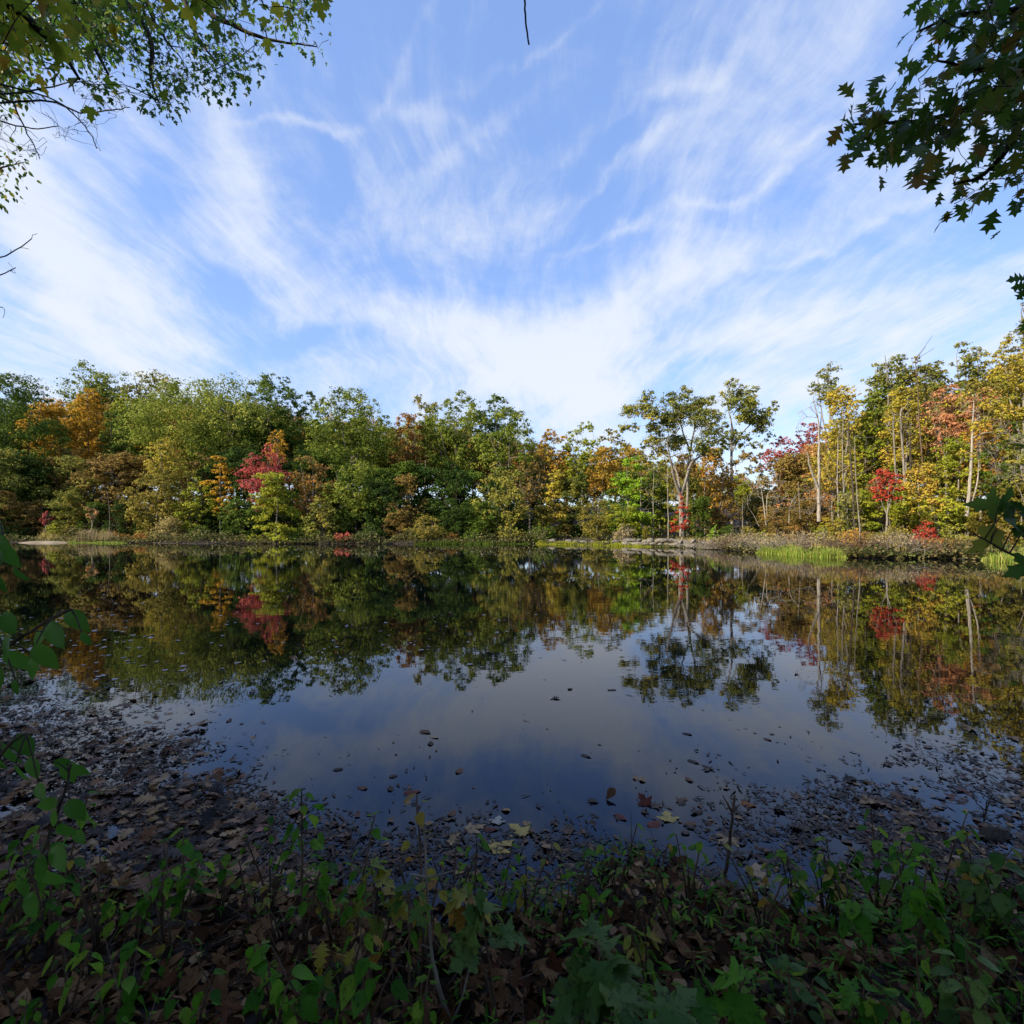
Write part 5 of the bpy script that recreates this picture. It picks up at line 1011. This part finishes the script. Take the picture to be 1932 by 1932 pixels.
# the shore trees round the viewer: they shade the near bank, as in the photograph
def shade_tree(x, y, H, Rx, label, seed, cb=.25, dens=1.):
    gw, gl = tree_mesh(H, H*cb, Rx, 'dome', 60, int(9000*dens), .34, seed, trunk_r=.26)
    e = empty('shore_tree', (x, y, gz(x, y)-.1), label, 'tree'); gw.build('trunk', BK['brown'], e, True); gl.build('crown', LM['deep'], e)
SHADE = [(-7.5, -1.5, 14, 4.5), (-12, 2.5, 15, 5), (-17, 6.5, 17, 5), (-13, -4, 17, 5.5), (-20, 0, 18, 6), (-24, 8, 19, 6), (-27, 14, 20, 6.5), (-3, -5.5, 15, 5), (7, -9, 14, 5), (9, -1, 13, 4.5), (1, -11, 16, 6), (-9, -9, 16, 6), (10, -8, 15, 5.5)]
for k, (x, y, H, rx) in enumerate(SHADE):
    shade_tree(x, y, H, rx, ['leafy tree on the near shore just left of the viewer', 'leafy tree on the near shore left of the oak boughs', 'tall leafy tree where the near shore bends left', 'tall leafy tree behind the left-hand shore trees', 'broad leafy tree farther back on the left shore',
        'leafy tree beyond the bend of the left shore', 'tallest leafy tree of the left shore', 'leafy tree behind the viewer to the left', 'leafy tree behind the viewer to the right', 'leafy tree on the near shore to the right', 'broad leafy tree farthest behind the viewer', 'broad leafy tree behind the viewer on the far left', 'leafy tree behind the viewer on the far right', 'high-crowned leafy tree right behind the viewer'][k], 700+k, .48 if k == 13 else .25)

# ================================================================== sky, sun, camera
SUN_AZ, SUN_EL = R(-119), R(31)
w = bpy.data.worlds.new('World'); w.cycles.sampling_method = 'MANUAL'; w.cycles.sample_map_resolution = 256; SC.world = w; w.use_nodes = True; nt = w.node_tree; nd = nt.nodes; lk = nt.links; nd.clear()
sky = nd.new('ShaderNodeTexSky'); sky.sky_type = 'NISHITA'; sky.sun_disc = False; sky.sun_elevation = SUN_EL; sky.sun_rotation = SUN_AZ
sky.air_density = 1.0; sky.dust_density = .6; sky.ozone_density = 1.6
tc = nd.new('ShaderNodeTexCoord')
def M(op, a, b=None, c=None, clamp=False):
    n_ = nd.new('ShaderNodeMath'); n_.operation = op; n_.use_clamp = clamp
    for i_, v in enumerate((a, b, c)):
        if v is None: continue
        if isinstance(v, (int, float)): n_.inputs[i_].default_value = v
        else: lk.new(v, n_.inputs[i_])
    return n_.outputs[0]
sx = nd.new('ShaderNodeSeparateXYZ'); lk.new(tc.outputs['Generated'], sx.inputs[0]); DX, DY, DZ = sx.outputs
# cloud deck coordinates: cirrus at one height, streaks run away from the viewer
zc = M('ADD', M('MAXIMUM', DZ, 0.), .10); cx = M('DIVIDE', DX, zc); cy = M('DIVIDE', DY, zc)
cb_ = nd.new('ShaderNodeCombineXYZ'); lk.new(cx, cb_.inputs[0]); lk.new(cy, cb_.inputs[1])
def noise(vec, scale, detail, sclv=None, rot=0, rough=.55, dist=0., loc=(0, 0, 0)):
    mp_ = nd.new('ShaderNodeMapping'); mp_.inputs['Scale'].default_value = sclv or (1, 1, 1); mp_.inputs['Rotation'].default_value = (0, 0, rot); mp_.inputs['Location'].default_value = loc
    n_ = nd.new('ShaderNodeTexNoise'); n_.inputs['Scale'].default_value = scale; n_.inputs['Detail'].default_value = detail; n_.inputs['Roughness'].default_value = rough; n_.inputs['Distortion'].default_value = dist
    lk.new(vec, mp_.inputs[0]); lk.new(mp_.outputs[0], n_.inputs['Vector']); return n_
wn = noise(cb_.outputs[0], .9, 3); ws = nd.new('ShaderNodeVectorMath'); ws.operation = 'MULTIPLY_ADD'; ws.inputs[1].default_value = (.55, .55, 0); lk.new(wn.outputs['Color'], ws.inputs[0]); lk.new(cb_.outputs[0], ws.inputs[2])
fib = noise(ws.outputs[0], 2.0, 6, (1.5, .42, 1), R(12), .62, 0.).outputs[0]
fine = noise(ws.outputs[0], 7.0, 7, (1.7, .3, 1), R(20), .7, 0.).outputs[0]
# bearing / height of the direction, gently warped, carries the layout of the big veils
az = M('ARCTAN2', DX, DY); el = M('ARCSINE', DZ)
wz = noise(tc.outputs['Generated'], 2.6, 6); sw = nd.new('ShaderNodeSeparateXYZ'); lk.new(wz.outputs['Color'], sw.inputs[0])
azw = M('ADD', az, M('MULTIPLY', M('SUBTRACT', sw.outputs[0], .5), .36)); elw = M('ADD', el, M('MULTIPLY', M('SUBTRACT', sw.outputs[1], .5), .32))
VEILS = [(120, 470, 240, 120, -30, .7), (250, 640, 280, 70, -30, .5), (440, 300, 170, 55, -55, .55), (610, 580, 190, 36, -35, .35), (560, 252, 110, 12, 12, .55), (800, 215, 110, 20, 4, .40),
         (700, 400, 180, 50, 55, .22), (850, 620, 260, 55, -24, .60), (1080, 680, 260, 90, 8, .48), (1080, 350, 260, 36, 22, .35), (1180, 460, 110, 14, -5, .45), (1330, 70, 330, 26, 30, .40), (1130, 200, 300, 26, 38, .22),
         (1560, 640, 420, 26, 10, .50), (1420, 330, 300, 16, 24, .35), (1000, 60, 260, 14, 40, .30), (760, 130, 200, 16, 60, .28), (1620, 470, 260, 14, 8, .3), (1570, 725, 240, 26, 14, .55), (1330, 540, 300, 60, 24, .35), (1450, 260, 260, 60, 20, .2), (10, 270, 110, 110, 0, .7), (1000, 790, 1000, 50, 0, .12),
         (455, 500, 75, 50, 30, -.6), (180, 570, 90, 40, -20, -.4), (630, 320, 90, 28, -35, -.6), (740, 470, 90, 40, -30, -.4), (900, 500, 60, 30, -35, -.35), (900, 260, 260, 18, 48, .3), (1180, 300, 280, 16, 40, .28), (580, 640, 130, 36, 20, -.7), (270, 300, 60, 40, 40, -.4),
         (960, 110, 340, 130, 50, -.06), (1350, 200, 330, 160, 35, -.10), (1850, 480, 220, 90, 10, -.45), (1650, 160, 300, 90, 15, -.18), (1500, 540, 160, 26, 10, -.3)]
acc = None
for (px, py, hl, hw_, ang, s) in VEILS:
    a0 = math.atan((px-966)/F); e0 = math.atan((HZ-py)/F*math.cos(a0)); k0 = math.cos(a0)**2; k1 = math.cos(a0)*math.cos(e0)**2
    L = hl/F*.9; W = hw_/F*.95; c_, s_ = math.cos(R(ang)), math.sin(R(ang))
    ux, uy = c_/max(.35, k0)/L, s_/max(.5, k1)/L; vx, vy = -s_/max(.35, k0)/W, c_/max(.5, k1)/W
    uu = M('MULTIPLY_ADD', azw, ux, M('MULTIPLY_ADD', elw, uy, -a0*ux-e0*uy)); vv = M('MULTIPLY_ADD', azw, vx, M('MULTIPLY_ADD', elw, vy, -a0*vx-e0*vy))
    q = M('MULTIPLY_ADD', uu, uu, M('MULTIPLY', vv, vv)); gss = M('EXPONENT', M('MULTIPLY', q, -.8))
    acc = M('MULTIPLY', gss, s) if acc is None else M('MULTIPLY_ADD', gss, s, acc)
cot = noise(tc.outputs['Generated'], 3.4, 10, (1, 1, 1.5), 0, .66, .4).outputs[0]
dn = M('MULTIPLY_ADD', M('SUBTRACT', cot, .5), 1.7, M('MULTIPLY_ADD', M('SUBTRACT', fib, .5), 1.3, M('MULTIPLY', M('SUBTRACT', fine, .5), .95)))
dn = M('ADD', dn, M('ADD', M('MULTIPLY', acc, .78), M('MULTIPLY_ADD', M('MAXIMUM', M('SUBTRACT', el, .2), 0.), -.42, .34)))
mr_ = nd.new('ShaderNodeMapRange'); mr_.interpolation_type = 'SMOOTHSTEP'; lk.new(dn, mr_.inputs[0]); mr_.inputs[1].default_value = -.10; mr_.inputs[2].default_value = 1.0; mr_.inputs[3].default_value = 0; mr_.inputs[4].default_value = .95
hi_ = nd.new('ShaderNodeMapRange'); hi_.interpolation_type = 'SMOOTHSTEP'; lk.new(el, hi_.inputs[0]); hi_.inputs[1].default_value = .22; hi_.inputs[2].default_value = .75; hi_.inputs[3].default_value = 1; hi_.inputs[4].default_value = .78
dn = M('MULTIPLY', mr_.outputs[0], hi_.outputs[0])
mx = nd.new('ShaderNodeMixRGB'); lk.new(dn, mx.inputs[0]); mx.inputs[2].default_value = (7.1, 7.55, 8.3, 1)
hs = nd.new('ShaderNodeHueSaturation'); hs.inputs['Saturation'].default_value = 1.14; hs.inputs['Value'].default_value = 3.0; hs.inputs['Hue'].default_value = .51; lk.new(sky.outputs[0], hs.inputs['Color'])
cl_ = nd.new('ShaderNodeMixRGB'); cl_.inputs[0].default_value = .6; cl_.inputs[2].default_value = (2.45, 3.8, 7.2, 1); lk.new(hs.outputs[0], cl_.inputs[1]); lk.new(cl_.outputs[0], mx.inputs[1])
bg = nd.new('ShaderNodeBackground'); bg.inputs['Strength'].default_value = .063; lk.new(mx.outputs[0], bg.inputs[0]); wo = nd.new('ShaderNodeOutputWorld'); lk.new(bg.outputs[0], wo.inputs[0])

sv = Vector((math.sin(SUN_AZ)*math.cos(SUN_EL), math.cos(SUN_AZ)*math.cos(SUN_EL), math.sin(SUN_EL)))
L = bpy.data.lights.new('sun', 'SUN'); L.energy = 5.0; L.angle = R(.53); L.color = (1, .88, .68)
lo = bpy.data.objects.new('sun', L); COL.objects.link(lo); lo.rotation_euler = sv.to_track_quat('Z', 'Y').to_euler(); lo.location = (-30, 0, 40)
cam = bpy.data.cameras.new('camera'); co = bpy.data.objects.new('camera', cam); COL.objects.link(co); SC.camera = co
co.location = (0, 0, EYE); co.rotation_euler = (R(90), 0, 0); cam.sensor_width = 36; cam.lens = 18.0; cam.shift_y = (HZ-966)/1932.; cam.clip_start = .05; cam.clip_end = 3000
SC.view_settings.view_transform = 'Standard'; SC.view_settings.look = 'None'; SC.view_settings.exposure = .95; SC.view_settings.gamma = 1
cy_ = SC.cycles; cy_.max_bounces = 5; cy_.diffuse_bounces = 3; cy_.glossy_bounces = 3; cy_.transmission_bounces = 3; cy_.transparent_max_bounces = 4; cy_.caustics_reflective = False; cy_.caustics_refractive = False
